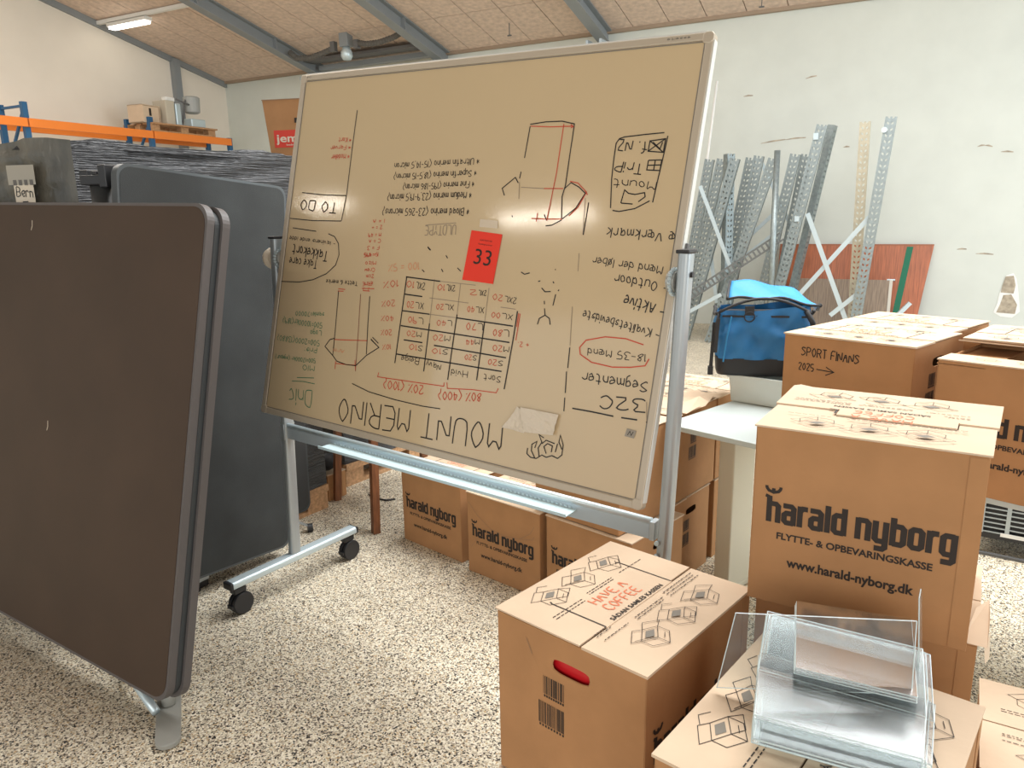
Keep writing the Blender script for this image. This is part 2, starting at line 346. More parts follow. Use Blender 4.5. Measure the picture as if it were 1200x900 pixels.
def lid_print(L, W):
    """instructions printed on the lid (x along the long side, read from the y=0 side)"""
    mb = MB(); g = MB(); o = MB()
    for i, fx in enumerate((.26, .50, .74)):
        diagram(mb, g, fx * L, .84 * W, .031, 0.1 * i, i); diagram(mb, g, (fx + .02) * L, .17 * W, .031, -0.1 * i, i + 1)
    rd = random.Random(5)
    for x0, x1, ys in ((.10, .34, (.68, .655)), (.40, .62, (.70, .68)), (.70, .92, (.70,)), (.10, .20, (.40, .38)), (.36, .60, (.335, .315)), (.66, .94, (.36, .335, .31)), (.1, .3, (.33,))):
        for fy in ys:
            x = x0
            while x < x1:
                d = rd.uniform(.008, .03); mb.ribbon([(x * L, fy * W), ((x + d) * L, fy * W)], .0022); x += d + .008
    vs, fs = type_mesh('S\u00c5DAN SAMLES KASSEN', .46 * L, .030 * W, .02)
    mb.mesh([(v[0] + .27 * L, v[1] + .405 * W, 0) for v in vs], fs)
    rr = random.Random(2)
    for s, y in (('HAVE A', .575), ('COFFEE', .475)):
        pen_text(o, s, (.34 * L, y * W), (.62 * L, y * W), .07 * W, .0030, 0, .1, rr)
    return mb.data('printed_instructions', INK), g.data('printed_grey_patch', INKG), o.data('printed_orange_words', INKO)
LIDP = lid_print(.41, .36)

def hole_panel(mb, W, H, t, yc, zc, hw, hh, x0, flip=False):
    """a wall in the YZ plane with a stadium-shaped hand hole cut through it"""
    N = 28; hole = []; rec = []
    corners = [math.atan2(H - zc, W - yc), math.atan2(H - zc, -yc), math.atan2(-zc, -yc), math.atan2(-zc, W - yc)]
    angs = sorted(set([round(-PI + 2 * PI * k / N, 5) for k in range(N)] + [round(a, 5) for a in corners]))
    for a in angs:
        c, s_ = math.cos(a), math.sin(a)
        # stadium
        k = 1.0
        for _ in range(1):
            e = 4.0; r = 1 / ((abs(c) / hw) ** e + (abs(s_) / hh) ** e) ** (1 / e)
        hole.append((yc + c * r, zc + s_ * r))
        tt = min([((W - yc) / c if c > 1e-6 else 9), (-yc / c if c < -1e-6 else 9), ((H - zc) / s_ if s_ > 1e-6 else 9), (-zc / s_ if s_ < -1e-6 else 9)])
        rec.append((yc + c * tt, zc + s_ * tt))
    n = len(angs)
    vs = [(x0, *p) for p in hole] + [(x0, *p) for p in rec] + [(x0 + t, *p) for p in hole] + [(x0 + t, *p) for p in rec]
    fs = []
    for i in range(n):
        j = (i + 1) % n
        fs += [(i, n + i, n + j, j), (2 * n + i, 2 * n + j, 3 * n + j, 3 * n + i), (i, j, 2 * n + j, 2 * n + i), (n + i, 3 * n + i, 3 * n + j, n + j)]
    mb.mesh(vs, fs)

def carton(name, label, x, y, z, yaw, L=.41, W=.36, H=.372, lid='corner', group=None, M=None, logo=True, lean=0.0, lidflip=False, sag=0.0):
    """a moving box: origin at the front left bottom corner, printed long face at y=0"""
    r = root(name, M if M is not None else survey(x, y, z, yaw), label, 'box', group)
    t = .004; b = MB()
    b.box((0, 0, 0), (L, t, H)); b.box((0, W - t, 0), (L, W, H)); b.box((t, t, 0), (L - t, W - t, t))
    hole_panel(b, W, H, t, W * .47, H * .83, .045, .014, 0); hole_panel(b, W, H, t, W * .53, H * .83, .045, .014, L - t)
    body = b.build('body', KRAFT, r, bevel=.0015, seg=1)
    if logo: link('printed_logo', LOGO, body, T(0, -.0008, 0) @ Matrix.Diagonal((L / .41, 1, H / .38, 1)))
    link('printed_barcode', BARC, body, T(-.0008, .02, 0)); link('printed_barcode', BARC, body, T(L + .0008, W - .02, 0) @ RZ(PI))
    # glued seam strip on the right front corner
    MB().box((L - .03, -.0014, .004), (L - .001, -.0004, H - .004)).build('glue_flap', KRAFT, r)
    e = .003
    z1, z2 = H, H + .0035
    if lid == 'corner':
        u = [(-e, W + e), (-e, .405 * W), (.2 * L, .405 * W), (.2 * L, .394 * W), (.8 * L, .394 * W), (.8 * L, .405 * W), (L + e, .405 * W), (L + e, W + e)]
        lo = [(-e, -e), (L + e, -e), (L + e, .393 * W), (-e, .393 * W)]
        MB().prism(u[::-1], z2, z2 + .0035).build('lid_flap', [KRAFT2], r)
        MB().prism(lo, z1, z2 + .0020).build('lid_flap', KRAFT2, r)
        MB().prism([(t, .38 * W), (L - t, .38 * W), (L - t, .70 * W), (t, .70 * W)], z1 - .0005, z1 + .001).build('inner_flap', KEDGE, r)
        sl = MB()
        sl.ribbon([(.2 * L, .40 * W), (.2 * L, .78 * W), (.21 * L, .80 * W)], .0035, z2 + .0042); sl.ribbon([(.8 * L, .40 * W), (.8 * L, .78 * W), (.79 * L, .80 * W)], .0035, z2 + .0042)
        sl.build('lid_slit', INK, r)
    elif lid == 'centre':
        lo = [(-e, .50 * W), (L + e, .50 * W), (L + e, W + e), (-e, W + e)]
        u = [(-e, -e), (L + e, -e), (L + e + .004, .5 * W), (.86 * L, .5 * W), (.86 * L, .40 * W), (.30 * L, .40 * W), (.30 * L, .5 * W), (-e, .5 * W)]
        MB().prism(u, z1, z2).build('lid_flap', KRAFT2, r)
        MB().prism([(.31 * L, .385 * W), (.855 * L, .385 * W), (.855 * L, .51 * W), (.31 * L, .51 * W)], z2, z2 + .004).build('lid_tongue', KRAFT2, r)
        w2 = MB(); w2.prism([(-e - .004, .505 * W), (.30 * L, .505 * W), (.30 * L, .515 * W), (.86 * L, .515 * W), (.86 * L, .505 * W), (L + .010, .505 * W), (L + .016, W + .012), (.03, W + .012), (.0, W + .028), (-.012, W + .010)], z1 + .0005, z2 + .0035)
        w2.build('lid_flap', KRAFT2, r)
        sl = MB(); sl.ribbon([(.30 * L, .40 * W), (.30 * L, .49 * W), (.26 * L, .50 * W)], .004, z2 + .0048); sl.ribbon([(.31 * L, .385 * W), (.855 * L, .385 * W)], .003, z2 + .0002); sl.build('lid_slit', INK, r)
    elif lid == 'plain':
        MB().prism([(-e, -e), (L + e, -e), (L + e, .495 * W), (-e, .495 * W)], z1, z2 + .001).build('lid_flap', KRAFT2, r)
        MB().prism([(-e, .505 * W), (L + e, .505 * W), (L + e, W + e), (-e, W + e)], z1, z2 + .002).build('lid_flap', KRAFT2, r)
    elif lid == 'ajar':
        MB().prism([(-e, -e), (L + e, -e), (L + e, .30 * W), (-e, .30 * W)], z1, z2).build('lid_flap', KRAFT2, r)
        m = MB(); m.mesh([(-e, W, z1), (L + e, W, z1), (L + .01, .62 * W, z1 + .022), (-.015, .55 * W, z1 + .028), (-e, W, z1 + .004), (L + e, W, z1 + .004), (L + .01, .62 * W, z1 + .026), (-.015, .55 * W, z1 + .032)],
            [(0, 1, 2, 3), (7, 6, 5, 4), (0, 4, 5, 1), (1, 5, 6, 2), (2, 6, 7, 3), (3, 7, 4, 0)]); m.build('lid_flap', KRAFT2, r)
        MB().prism([(-e, .0), (.0 + .12, .0), (.12, W), (-e, W)], z1 - .012, z1 - .009).build('inner_flap', KRAFT, r)
    if lid in ('corner', 'plain', 'centre', 'ajar'):
        zt = z2 + .0045 if lid == 'corner' else z2 + .0027
        Mp = Matrix.Diagonal((L / .41, W / .36, 1, 1))
        if lidflip: Mp = T(L, W, 0) @ RZ(PI) @ Mp
        if lid == 'centre':
            # the print follows the separate flaps: lift it clear of the raised rear flap
            zt = z2 + .0046
        if lid != 'ajar':
            for d in LIDP: link(d.name, d, r, T(0, 0, zt) @ Mp)
        else:
            g = MB(); mb = MB()
            for i, fx in enumerate((.25, .5, .75)): diagram(mb, g, fx * L, .15 * W, .022, 0, i)
            mb.build('printed_instructions', INK, r, T(0, 0, zt))
    return r

# handwriting on the board, in board coordinates (metres)
NOTES={"merino_list":[["T","* Ultrafin merino (15-14,5 micron",0.0853,0.323,-0.2729,0.3108,0.0227,"k"],["T","* Superfin merino (18,5-15 micron)",0.0809,0.2857,-0.2685,0.2734,0.0227,"k"],["T","* Fine merino (195-186 micron)",0.0778,0.2511,-0.2208,0.2387,0.0226,"k"],["T","* Medium merino (23,9-19,5 micron)",0.0728,0.2164,-0.2856,0.2031,0.0244,"k"],["T","* Bload merino (23-265 microns)",0.0727,0.1642,-0.3004,0.1542,0.026,"k"]],"faded_note":[["T","ULDTYPE",0.0289,0.1082,-0.0992,0.1014,0.0339,"f"],["S",[[0.0277,0.1155],[-0.0996,0.1037]],"f",1]],"red_column":[["T","I = A",-0.2866,0.1184,-0.34,0.1152,0.0143,"r"],["T","2 = +",-0.2935,0.0969,-0.3415,0.0929,0.0143,"r"],["T","M = 49",-0.2943,0.0709,-0.3533,0.0669,0.0144,"r"],["T","C = A",-0.2927,0.0497,-0.3472,0.0448,0.0144,"r"],["T","F = 3",-0.2949,0.0258,-0.3506,0.0207,0.0144,"r"],["T","I = 495",-0.2961,0.0021,-0.3628,-0.004,0.0145,"r"],["T","5 = 495",-0.2983,0.0023,-0.3596,-0.0034,0.0144,"r"],["T","Mizo",-0.3005,-0.0279,-0.3498,-0.0333,0.0144,"r"],["T","Crew",-0.3028,-0.0519,-0.35,-0.0574,0.0144,"r"],["T","2cm",-0.3032,-0.0742,-0.3386,-0.0783,0.0144,"r"],["T","\u00c6RME",-0.303,-0.0996,-0.3525,-0.1058,0.0144,"r"],["T","II",-0.3178,-0.1207,-0.3417,-0.1226,0.0144,"r"],["S",[[-0.2922,-0.1242],[-0.3519,-0.1275]],"r",1],["S",[[-0.3122,-0.1339],[-0.3429,-0.1348]],"r",1]],"red_keywords":[["T","# Kort",-0.4973,0.4039,-0.5613,0.4057,0.0184,"r"],["T","# Farver",-0.4961,0.3779,-0.5975,0.3769,0.0184,"r"],["T","# Modeller",-0.4963,0.3471,-0.5891,0.3437,0.02,"r"]],"to_do_corner":[["S",[[-0.4861,0.5004],[-0.4872,0.3793],[-0.4859,0.199],[-0.4956,0.1047]],"k",1],["S",[[-0.7219,0.2044],[-0.6011,0.1974],[-0.4855,0.1965]],"k",1],["S",[[-0.7717,0.1062],[-0.6446,0.1016],[-0.4956,0.1047]],"k",1],["T","TO DO",-0.527,0.1688,-0.7211,0.1788,0.0408,"k"],["S",[[-0.6192,0.0628],[-0.7497,0.0707]],"k",1]],"take_care_note":[["T","- lavinens ende idde",-0.5113,0.0291,-0.7596,0.04,0.017,"k"],["T","Takkekort",-0.5426,-0.0073,-0.7345,0.0083,0.041,"k"],["T","Take care",-0.5937,-0.0441,-0.745,-0.0394,0.0325,"k"],["S",[[-0.554,0.0563],[-0.5205,0.0477],[-0.4963,0.0241],[-0.4855,-0.0165],[-0.4963,-0.0543],[-0.5375,-0.0886],[-0.6051,-0.1162],[-0.6774,-0.1301],[-0.786,-0.1358]],"k",1]],"green_notes":[["T","Dnic",-0.5368,-0.52,-0.6574,-0.5318,0.0679,"g"],["S",[[-0.6501,-0.502],[-0.5858,-0.495],[-0.5267,-0.4947]],"g",1],["S",[[-0.6252,-0.4854],[-0.5342,-0.4738]],"g",1],["T","MIO",-0.5384,-0.4303,-0.6032,-0.4332,0.0219,"g"],["T","500=17000kr (sgepur)",-0.5384,-0.4032,-0.7605,-0.4177,0.0172,"g"],["T","Pris:",-0.5385,-0.3627,-0.6025,-0.3689,0.0202,"g"],["T","500=2000(13880)",-0.5291,-0.3346,-0.7616,-0.3403,0.0223,"g"],["T","Logo",-0.5262,-0.2972,-0.5837,-0.302,0.0202,"g"],["T","500=10000kr(189)",-0.5265,-0.2687,-0.7416,-0.2706,0.0223,"g"],["T","samle=70000",-0.5239,-0.2299,-0.6764,-0.2398,0.0186,"g"]],"garment_sketch":[["S",[[-0.4648,-0.1448],[-0.4549,-0.3174],[-0.4531,-0.3795],[-0.4289,-0.397],[-0.3817,-0.4029],[-0.3335,-0.4004],[-0.2889,-0.3581],[-0.2354,-0.3234],[-0.2772,-0.3006]],"k",1],["S",[[-0.309,-0.152],[-0.3016,-0.2433],[-0.2896,-0.3542]],"k",1],["S",[[-0.4549,-0.3174],[-0.4772,-0.3242],[-0.4983,-0.3518],[-0.4531,-0.3795]],"k",1],["S",[[-0.3539,-0.1478],[-0.3429,-0.2719],[-0.331,-0.4204]],"d",1],["S",[[-0.4541,-0.3215],[-0.3692,-0.3139],[-0.2926,-0.3064]],"r",1],["S",[[-0.4331,-0.4058],[-0.3817,-0.4029],[-0.337,-0.3993]],"r",1],["S",[[-0.4346,-0.3978],[-0.4329,-0.4265]],"r",1],["S",[[-0.3403,-0.381],[-0.3317,-0.4164]],"r",1],["S",[[-0.4672,-0.1384],[-0.4325,-0.1381]],"r",1],["S",[[-0.468,-0.1467],[-0.4393,-0.1452]],"r",1],["S",[[-0.2776,-0.2982],[-0.2473,-0.3169]],"k",1],["S",[[-0.2712,-0.2919],[-0.24,-0.3096]],"k",1],["T","Arm",-0.3988,-0.3519,-0.4545,-0.3522,0.0165,"o"],["T","T\u00e6tte & m\u00e6rke",-0.376,-0.1052,-0.5338,-0.1088,0.0165,"k"]],"size_table":[["T","100 = 5%",-0.1049,-0.0198,-0.2404,-0.036,0.0264,"o"],["T","10%",-0.1879,-0.0847,-0.2542,-0.0959,0.0251,"r"],["T","20%",-0.1891,-0.1548,-0.2497,-0.1634,0.0219,"r"],["T","40%",-0.1861,-0.2076,-0.2441,-0.2135,0.0204,"r"],["T","20%",-0.1859,-0.2561,-0.2356,-0.2616,0.0204,"r"],["T","10%",-0.1825,-0.305,-0.2214,-0.3121,0.0188,"r"],["S",[[-0.1515,-0.0725],[-0.1526,-0.2127],[-0.1538,-0.3668]],"k",1.3],["S",[[-0.0309,-0.0708],[-0.0267,-0.2175]],"f",1],["S",[[-0.0267,-0.2175],[-0.0242,-0.3771]],"k",1.3],["S",[[0.0785,-0.077],[0.0813,-0.1772]],"f",1],["S",[[0.0813,-0.1772],[0.08,-0.2754],[0.0793,-0.3898]],"k",1.3],["S",[[0.1916,-0.0822],[0.1926,-0.1885]],"f",1],["S",[[0.1926,-0.1885],[0.1931,-0.3746]],"k",1.3],["S",[[0.3087,-0.1436],[0.3075,-0.2257]],"k",1.3],["S",[[0.3075,-0.2257],[0.3004,-0.3863]],"k",1.3],["S",[[-0.1547,-0.0727],[-0.0059,-0.0765]],"k",1.3],["S",[[-0.0059,-0.0765],[0.139,-0.078]],"f",1],["S",[[-0.1509,-0.1309],[-0.0721,-0.1325]],"k",1.3],["S",[[-0.0412,-0.134],[0.1208,-0.1363]],"f",1],["S",[[0.245,-0.1376],[0.3014,-0.1388]],"f",1],["S",[[-0.1514,-0.1872],[-0.0319,-0.1874]],"k",1.3],["S",[[-0.0319,-0.1874],[0.0795,-0.1878]],"f",1],["S",[[0.0795,-0.1878],[0.3004,-0.1909]],"k",1.3],["S",[[-0.1498,-0.2379],[0.2958,-0.2419]],"k",1.3],["S",[[-0.1281,-0.2839],[-0.0458,-0.2837]],"k",1.3],["S",[[0.0042,-0.2864],[0.2908,-0.2899]],"k",1.3],["S",[[-0.1512,-0.3353],[0.2816,-0.3337]],"k",1.3],["T","2XL",-0.066,-0.0882,-0.1062,-0.0862,0.0238,"k"],["T","10",-0.1127,-0.0859,-0.1471,-0.0842,0.0241,"r"],["T","2XL",0.0588,-0.0843,0.0231,-0.0851,0.0219,"k"],["T","10",0.0173,-0.0852,-0.0133,-0.0859,0.0222,"r"],["T","2XL",0.1843,-0.0912,0.1527,-0.0924,0.018,"k"],["T","2",0.1476,-0.0926,0.1206,-0.0936,0.0182,"r"],["T","2XL",0.3003,-0.1051,0.2563,-0.1018,0.0197,"k"],["T","20",0.2492,-0.1013,0.2114,-0.0984,0.0199,"r"],["T","XL",-0.0609,-0.1529,-0.0976,-0.1533,0.0225,"k"],["T","20",-0.1036,-0.1533,-0.135,-0.1536,0.0227,"r"],["T","XL",0.0631,-0.1473,0.0278,-0.1491,0.0197,"k"],["T","20",0.0221,-0.1494,-0.008,-0.151,0.0198,"r"],["T","XL",0.1837,-0.1445,0.1516,-0.1453,0.0203,"k"],["T","40",0.1464,-0.1454,0.1189,-0.1461,0.0204,"r"],["T","XL",0.2945,-0.1559,0.2548,-0.1557,0.0187,"k"],["T","00",0.2483,-0.1557,0.2143,-0.1556,0.0189,"r"],["T","L",-0.0553,-0.2027,-0.076,-0.203,0.0225,"k"],["T","90",-0.0812,-0.203,-0.1207,-0.2034,0.0227,"r"],["T","L",0.0654,-0.199,0.0457,-0.2002,0.0196,"k"],["T","40",0.0407,-0.2004,0.0032,-0.2026,0.0198,"r"],["T","L",0.1881,-0.1946,0.1675,-0.1961,0.0235,"k"],["T","70",0.1623,-0.1965,0.1231,-0.1993,0.0237,"r"],["T","L",0.2883,-0.2049,0.2694,-0.2059,0.023,"k"],["T","80",0.2646,-0.2062,0.2287,-0.2081,0.0232,"r"],["T","M",-0.0547,-0.2502,-0.0748,-0.2502,0.0202,"k"],["T","20",-0.0799,-0.2502,-0.1181,-0.2501,0.0203,"r"],["T","M",0.0651,-0.2482,0.0432,-0.2493,0.0208,"k"],["T","20",0.0377,-0.2496,-0.0042,-0.2516,0.021,"r"],["T","M",0.183,-0.2459,0.1663,-0.2475,0.0191,"k"],["T","44",0.1622,-0.2479,0.1305,-0.251,0.0193,"r"],["T","M",0.2968,-0.2555,0.2778,-0.2558,0.0198,"k"],["T","20",0.273,-0.2558,0.2369,-0.2563,0.0199,"r"],["T","S",-0.0426,-0.2934,-0.0609,-0.2933,0.0213,"k"],["T","10",-0.0655,-0.2933,-0.1003,-0.2932,0.0214,"r"],["T","S",0.0639,-0.2919,0.0431,-0.2932,0.0196,"k"],["T","10",0.0378,-0.2935,-0.0017,-0.296,0.0198,"r"],["T","S",0.1806,-0.2971,0.166,-0.2979,0.018,"k"],["T","20",0.1623,-0.2981,0.1346,-0.2996,0.0181,"r"],["T","S",0.2826,-0.3004,0.2645,-0.301,0.0187,"k"],["T","20",0.26,-0.3012,0.2257,-0.3024,0.0188,"r"],["T","Beige",-0.0506,-0.3361,-0.127,-0.3358,0.0239,"k"],["T","Navy",0.045,-0.3451,-0.017,-0.3393,0.0233,"k"],["T","Hvid",0.1548,-0.3517,0.0897,-0.3528,0.0227,"k"],["T","Sort",0.2822,-0.3492,0.2188,-0.3505,0.0221,"k"],["S",[[-0.2206,-0.4081],[-0.2236,-0.424],[-0.069,-0.4183],[0.067,-0.4126],[0.0664,-0.4004]],"r",1],["S",[[0.0779,-0.3987],[0.0825,-0.4172],[0.181,-0.406],[0.273,-0.4017],[0.2785,-0.3869]],"r",1],["S",[[0.3196,-0.1507],[0.3187,-0.1916],[0.3172,-0.2328]],"r",1],["S",[[0.3142,-0.1496],[0.3136,-0.1922]],"r",1],["T","20% (100)",-0.0154,-0.4234,-0.1917,-0.4305,0.0311,"r"],["T","80% (400)",0.2181,-0.4115,0.0496,-0.4322,0.0295,"r"],["T","+ 2.",0.3657,-0.234,0.3276,-0.2364,0.0151,"r"]],"title_writing":[["T","MOUNT MERINO",0.3144,-0.4971,-0.3911,-0.5237,0.0841,"k"],["S",[[-0.3392,-0.4651],[-0.254,-0.4816],[-0.1282,-0.4894],[-0.0098,-0.4909],[0.0651,-0.4872]],"k",1]],"persona_list":[["T","32C",0.7633,-0.3427,0.627,-0.353,0.0393,"k"],["S",[[0.5432,-0.4045],[0.6063,-0.4037],[0.6748,-0.4049]],"k",1.3],["S",[[0.6994,-0.4045],[0.7473,-0.4024]],"k",1.3],["T","Segmenter",0.7622,-0.2949,0.5605,-0.296,0.0319,"k"],["T","18-35 M\u00e6nd",0.7461,-0.2204,0.5666,-0.2251,0.023,"k"],["S",[[0.7547,-0.2318],[0.7465,-0.2518],[0.7039,-0.2622],[0.6491,-0.2691],[0.5833,-0.2644],[0.5434,-0.2466],[0.5379,-0.2274],[0.555,-0.2041],[0.6142,-0.1873],[0.6774,-0.1851],[0.7326,-0.1956]],"r",1.2],["T","- Kvalitetsbevidste",0.7751,-0.153,0.5356,-0.1184,0.0268,"k"],["T","- Aktive",0.7815,-0.0866,0.659,-0.0637,0.0351,"k"],["T","- Outdoor",0.7791,-0.0238,0.6176,-0.008,0.029,"k"],["T","- M\u00e6nd der l\u00f8ber",0.7832,0.0196,0.5396,0.0363,0.0254,"k"],["T","\u00e6 V\u00e6rkmark",0.7773,0.1159,0.5723,0.1207,0.0303,"k"],["S",[[0.4916,0.0435],[0.4966,-0.0092]],"f",1],["S",[[0.4948,-0.1123],[0.5058,-0.2247]],"f",1],["S",[[0.5062,-0.2313],[0.5092,-0.2912]],"k",1],["S",[[0.5071,-0.3015],[0.513,-0.3645]],"k",1],["S",[[0.5137,-0.3778],[0.5172,-0.4177]],"k",1],["S",[[0.7671,-0.3496],[0.7766,-0.4079]],"f",1],["S",[[0.7743,-0.402],[0.7776,-0.4058]],"k",1]],"stick_figure":[["S",[[0.3859,-0.1761],[0.3893,-0.1579],[0.4073,-0.1465],[0.4237,-0.1543],[0.4299,-0.1727]],"k",1],["S",[[0.4076,-0.1478],[0.4024,-0.1265]],"k",1],["S",[[0.4004,-0.1144],[0.3979,-0.1044]],"k",1],["S",[[0.3821,-0.0668],[0.3958,-0.0773],[0.4152,-0.075]],"k",1],["S",[[0.4298,-0.1157],[0.4335,-0.0816]],"k",1],["S",[[0.4196,-0.0077],[0.4217,-0.0109]],"k",1],["S",[[0.367,-0.0488],[0.3746,-0.0462]],"k",1],["S",[[0.418,-0.045],[0.4228,-0.05]],"k",1],["S",[[0.3018,-0.0246],[0.3151,-0.0306],[0.3331,-0.0252]],"k",1],["S",[[0.4396,-0.0716],[0.4428,-0.0673]],"k",1],["S",[[-0.0775,0.0329],[-0.0629,0.0223]],"k",1],["S",[[-0.0772,0.031],[-0.0659,0.0226]],"k",1],["S",[[0.0037,0.0092],[0.0119,-0.0]],"k",1],["S",[[-0.0888,-0.0439],[-0.0777,-0.0507]],"k",1],["S",[[-0.0075,-0.0362],[0.0008,-0.0453]],"k",1],["S",[[0.057,-0.0282],[0.0726,-0.0382]],"k",1]],"crown_doodle":[["S",[[0.4132,-0.5473],[0.4131,-0.5647],[0.4277,-0.573],[0.4477,-0.5724],[0.4653,-0.5584],[0.4807,-0.5621],[0.4988,-0.5533],[0.519,-0.5576],[0.5313,-0.545],[0.5312,-0.5154],[0.5171,-0.4886],[0.5159,-0.51],[0.5286,-0.5286]],"k",1],["S",[[0.4426,-0.5717],[0.4274,-0.5532],[0.4261,-0.5335],[0.4422,-0.5217],[0.4377,-0.5424]],"k",1],["S",[[0.4564,-0.5645],[0.4493,-0.5401],[0.459,-0.521],[0.4456,-0.5004],[0.4637,-0.5072]],"k",1],["S",[[0.4789,-0.5514],[0.4678,-0.5322],[0.4788,-0.5214],[0.4961,-0.5249],[0.4953,-0.5438]],"k",1],["S",[[0.4597,-0.5252],[0.4724,-0.5124],[0.5025,-0.5168]],"k",1],["S",[[0.5119,-0.515],[0.5085,-0.5411]],"k",1]],"jacket_sketch":[["S",[[0.2605,0.417],[0.2561,0.3208]],"k",1],["S",[[0.2506,0.2793],[0.2483,0.2585]],"k",1],["S",[[0.25,0.2481],[0.2563,0.1961]],"f",1],["S",[[0.2596,0.4225],[0.3154,0.4279],[0.3706,0.4277],[0.4145,0.418]],"k",1],["S",[[0.4143,0.4194],[0.4135,0.3319],[0.4136,0.2387],[0.4075,0.2053],[0.4165,0.1418]],"k",1],["S",[[0.4114,0.2287],[0.4314,0.2468],[0.4602,0.2338],[0.4833,0.2162],[0.4589,0.1729],[0.4184,0.1399]],"k",1],["S",[[0.2464,0.2447],[0.2326,0.262],[0.1891,0.2282],[0.2014,0.2058]],"k",1],["S",[[0.2622,0.4169],[0.3339,0.4123],[0.4102,0.4116]],"r",1],["S",[[0.3782,0.4194],[0.3769,0.2722],[0.3669,0.1336]],"r",1],["S",[[0.2585,0.2322],[0.3406,0.2288]],"f",1],["S",[[0.3406,0.2288],[0.4074,0.2293]],"r",1],["S",[[0.4269,0.2508],[0.4544,0.2456],[0.4872,0.2195],[0.4659,0.1764],[0.44,0.1492]],"r",1],["S",[[0.4804,0.2247],[0.4915,0.2117]],"r",1],["S",[[0.2396,0.1456],[0.2423,0.1401]],"k",1],["S",[[0.3113,0.1387],[0.3637,0.1382],[0.4184,0.1399]],"r",1],["S",[[0.3305,0.155],[0.33,0.129]],"r",1],["S",[[0.3655,0.1179],[0.3865,0.1207],[0.4173,0.1372]],"k",1],["S",[[0.3551,0.1515],[0.3661,0.1335]],"k",1],["S",[[0.4988,0.1902],[0.498,0.141],[0.4964,0.0962]],"k",1],["S",[[0.4016,0.4172],[0.412,0.4102],[0.4034,0.4065]],"r",1],["S",[[0.4859,0.2031],[0.4949,0.0973]],"f",1]],"logo_sketch":[["S",[[0.5712,0.1755],[0.5611,0.2589],[0.5587,0.3167],[0.559,0.3583],[0.5669,0.3709],[0.5824,0.3755],[0.6471,0.3806],[0.7001,0.3839]],"k",1],["S",[[0.7115,0.3749],[0.708,0.327],[0.7018,0.2591],[0.6963,0.1939]],"k",1],["S",[[0.5786,0.1692],[0.5989,0.1665],[0.6462,0.1759],[0.6869,0.198]],"k",1],["S",[[0.6007,0.1902],[0.6066,0.2272],[0.62,0.2178],[0.6399,0.2149],[0.6684,0.2203],[0.6716,0.2091],[0.6534,0.1949]],"k",1],["S",[[0.6021,0.1902],[0.6373,0.1883]],"k",1],["S",[[0.6616,0.3621],[0.7061,0.3671],[0.7055,0.3302],[0.6601,0.3341],[0.6616,0.3621],[0.7055,0.3302]],"k",1],["S",[[0.7061,0.3671],[0.6601,0.3341]],"k",1],["S",[[0.6709,0.3587],[0.6941,0.3396],[0.699,0.358]],"k",1],["S",[[0.6655,0.309],[0.7042,0.3098],[0.7036,0.2808],[0.6644,0.2828],[0.6655,0.309]],"k",1],["S",[[0.6664,0.2953],[0.7037,0.2962]],"k",1],["S",[[0.6857,0.3088],[0.6849,0.2809]],"k",1],["T","Mount",0.6986,0.2498,0.5698,0.2577,0.0255,"k"],["T","TriP",0.6535,0.2998,0.5671,0.3089,0.0321,"k"],["T","f. NZ",0.6574,0.3591,0.5672,0.369,0.0333,"k"]]}

# ================================================================== the setting (world = room axes: X along the back wall, Y towards it)
EAVE, VB, UL, SL = 4.0, 10.57, -11.3, 0.228
def rz(v): return EAVE + (VB - v) * SL
tag(MB().box((UL - .3, -7, -.2), (8, VB + .3, 0)).build('floor', FLOOR), kind='structure')
tag(MB().box((UL - .2, VB, 0), (8, VB + .2, EAVE + .02)).build('wall_back', WALLB), kind='structure')
lw = MB(); lw.mesh([(UL - .2, -7, 0), (UL - .2, VB, 0), (UL - .2, VB, EAVE), (UL - .2, 3, rz(3)), (UL - .2, -7, rz(3) - 1.6), (UL, -7, 0), (UL, VB, 0), (UL, VB, EAVE), (UL, 3, rz(3)), (UL, -7, rz(3) - 1.6)],
    [(0, 1, 2, 3, 4), (9, 8, 7, 6, 5), (0, 5, 6, 1), (1, 6, 7, 2), (2, 7, 8, 3), (3, 8, 9, 4), (4, 9, 5, 0)])
tag(lw.build('wall_left', WALLL), kind='structure')
ce = MB()
ce.mesh([(UL - .2, VB + .2, rz(VB + .2) + .05), (8, VB + .2, rz(VB + .2) + .05), (8, 3, rz(3) + .05), (UL - .2, 3, rz(3) + .05), (UL - .2, VB + .2, rz(VB + .2) + .25), (8, VB + .2, rz(VB + .2) + .25), (8, 3, rz(3) + .25), (UL - .2, 3, rz(3) + .25)],
    [(0, 1, 2, 3), (7, 6, 5, 4), (0, 4, 5, 1), (1, 5, 6, 2), (2, 6, 7, 3), (3, 7, 4, 0)])
ce.mesh([(UL - .2, 3, rz(3) + .05), (8, 3, rz(3) + .05), (8, -7, rz(3) - 1.55), (UL - .2, -7, rz(3) - 1.55), (UL - .2, 3, rz(3) + .25), (8, 3, rz(3) + .25), (8, -7, rz(3) - 1.35), (UL - .2, -7, rz(3) - 1.35)],
    [(0, 1, 2, 3), (7, 6, 5, 4), (0, 4, 5, 1), (1, 5, 6, 2), (2, 6, 7, 3), (3, 7, 4, 0)])
ceil = tag(ce.build('ceiling', GAP), kind='structure')
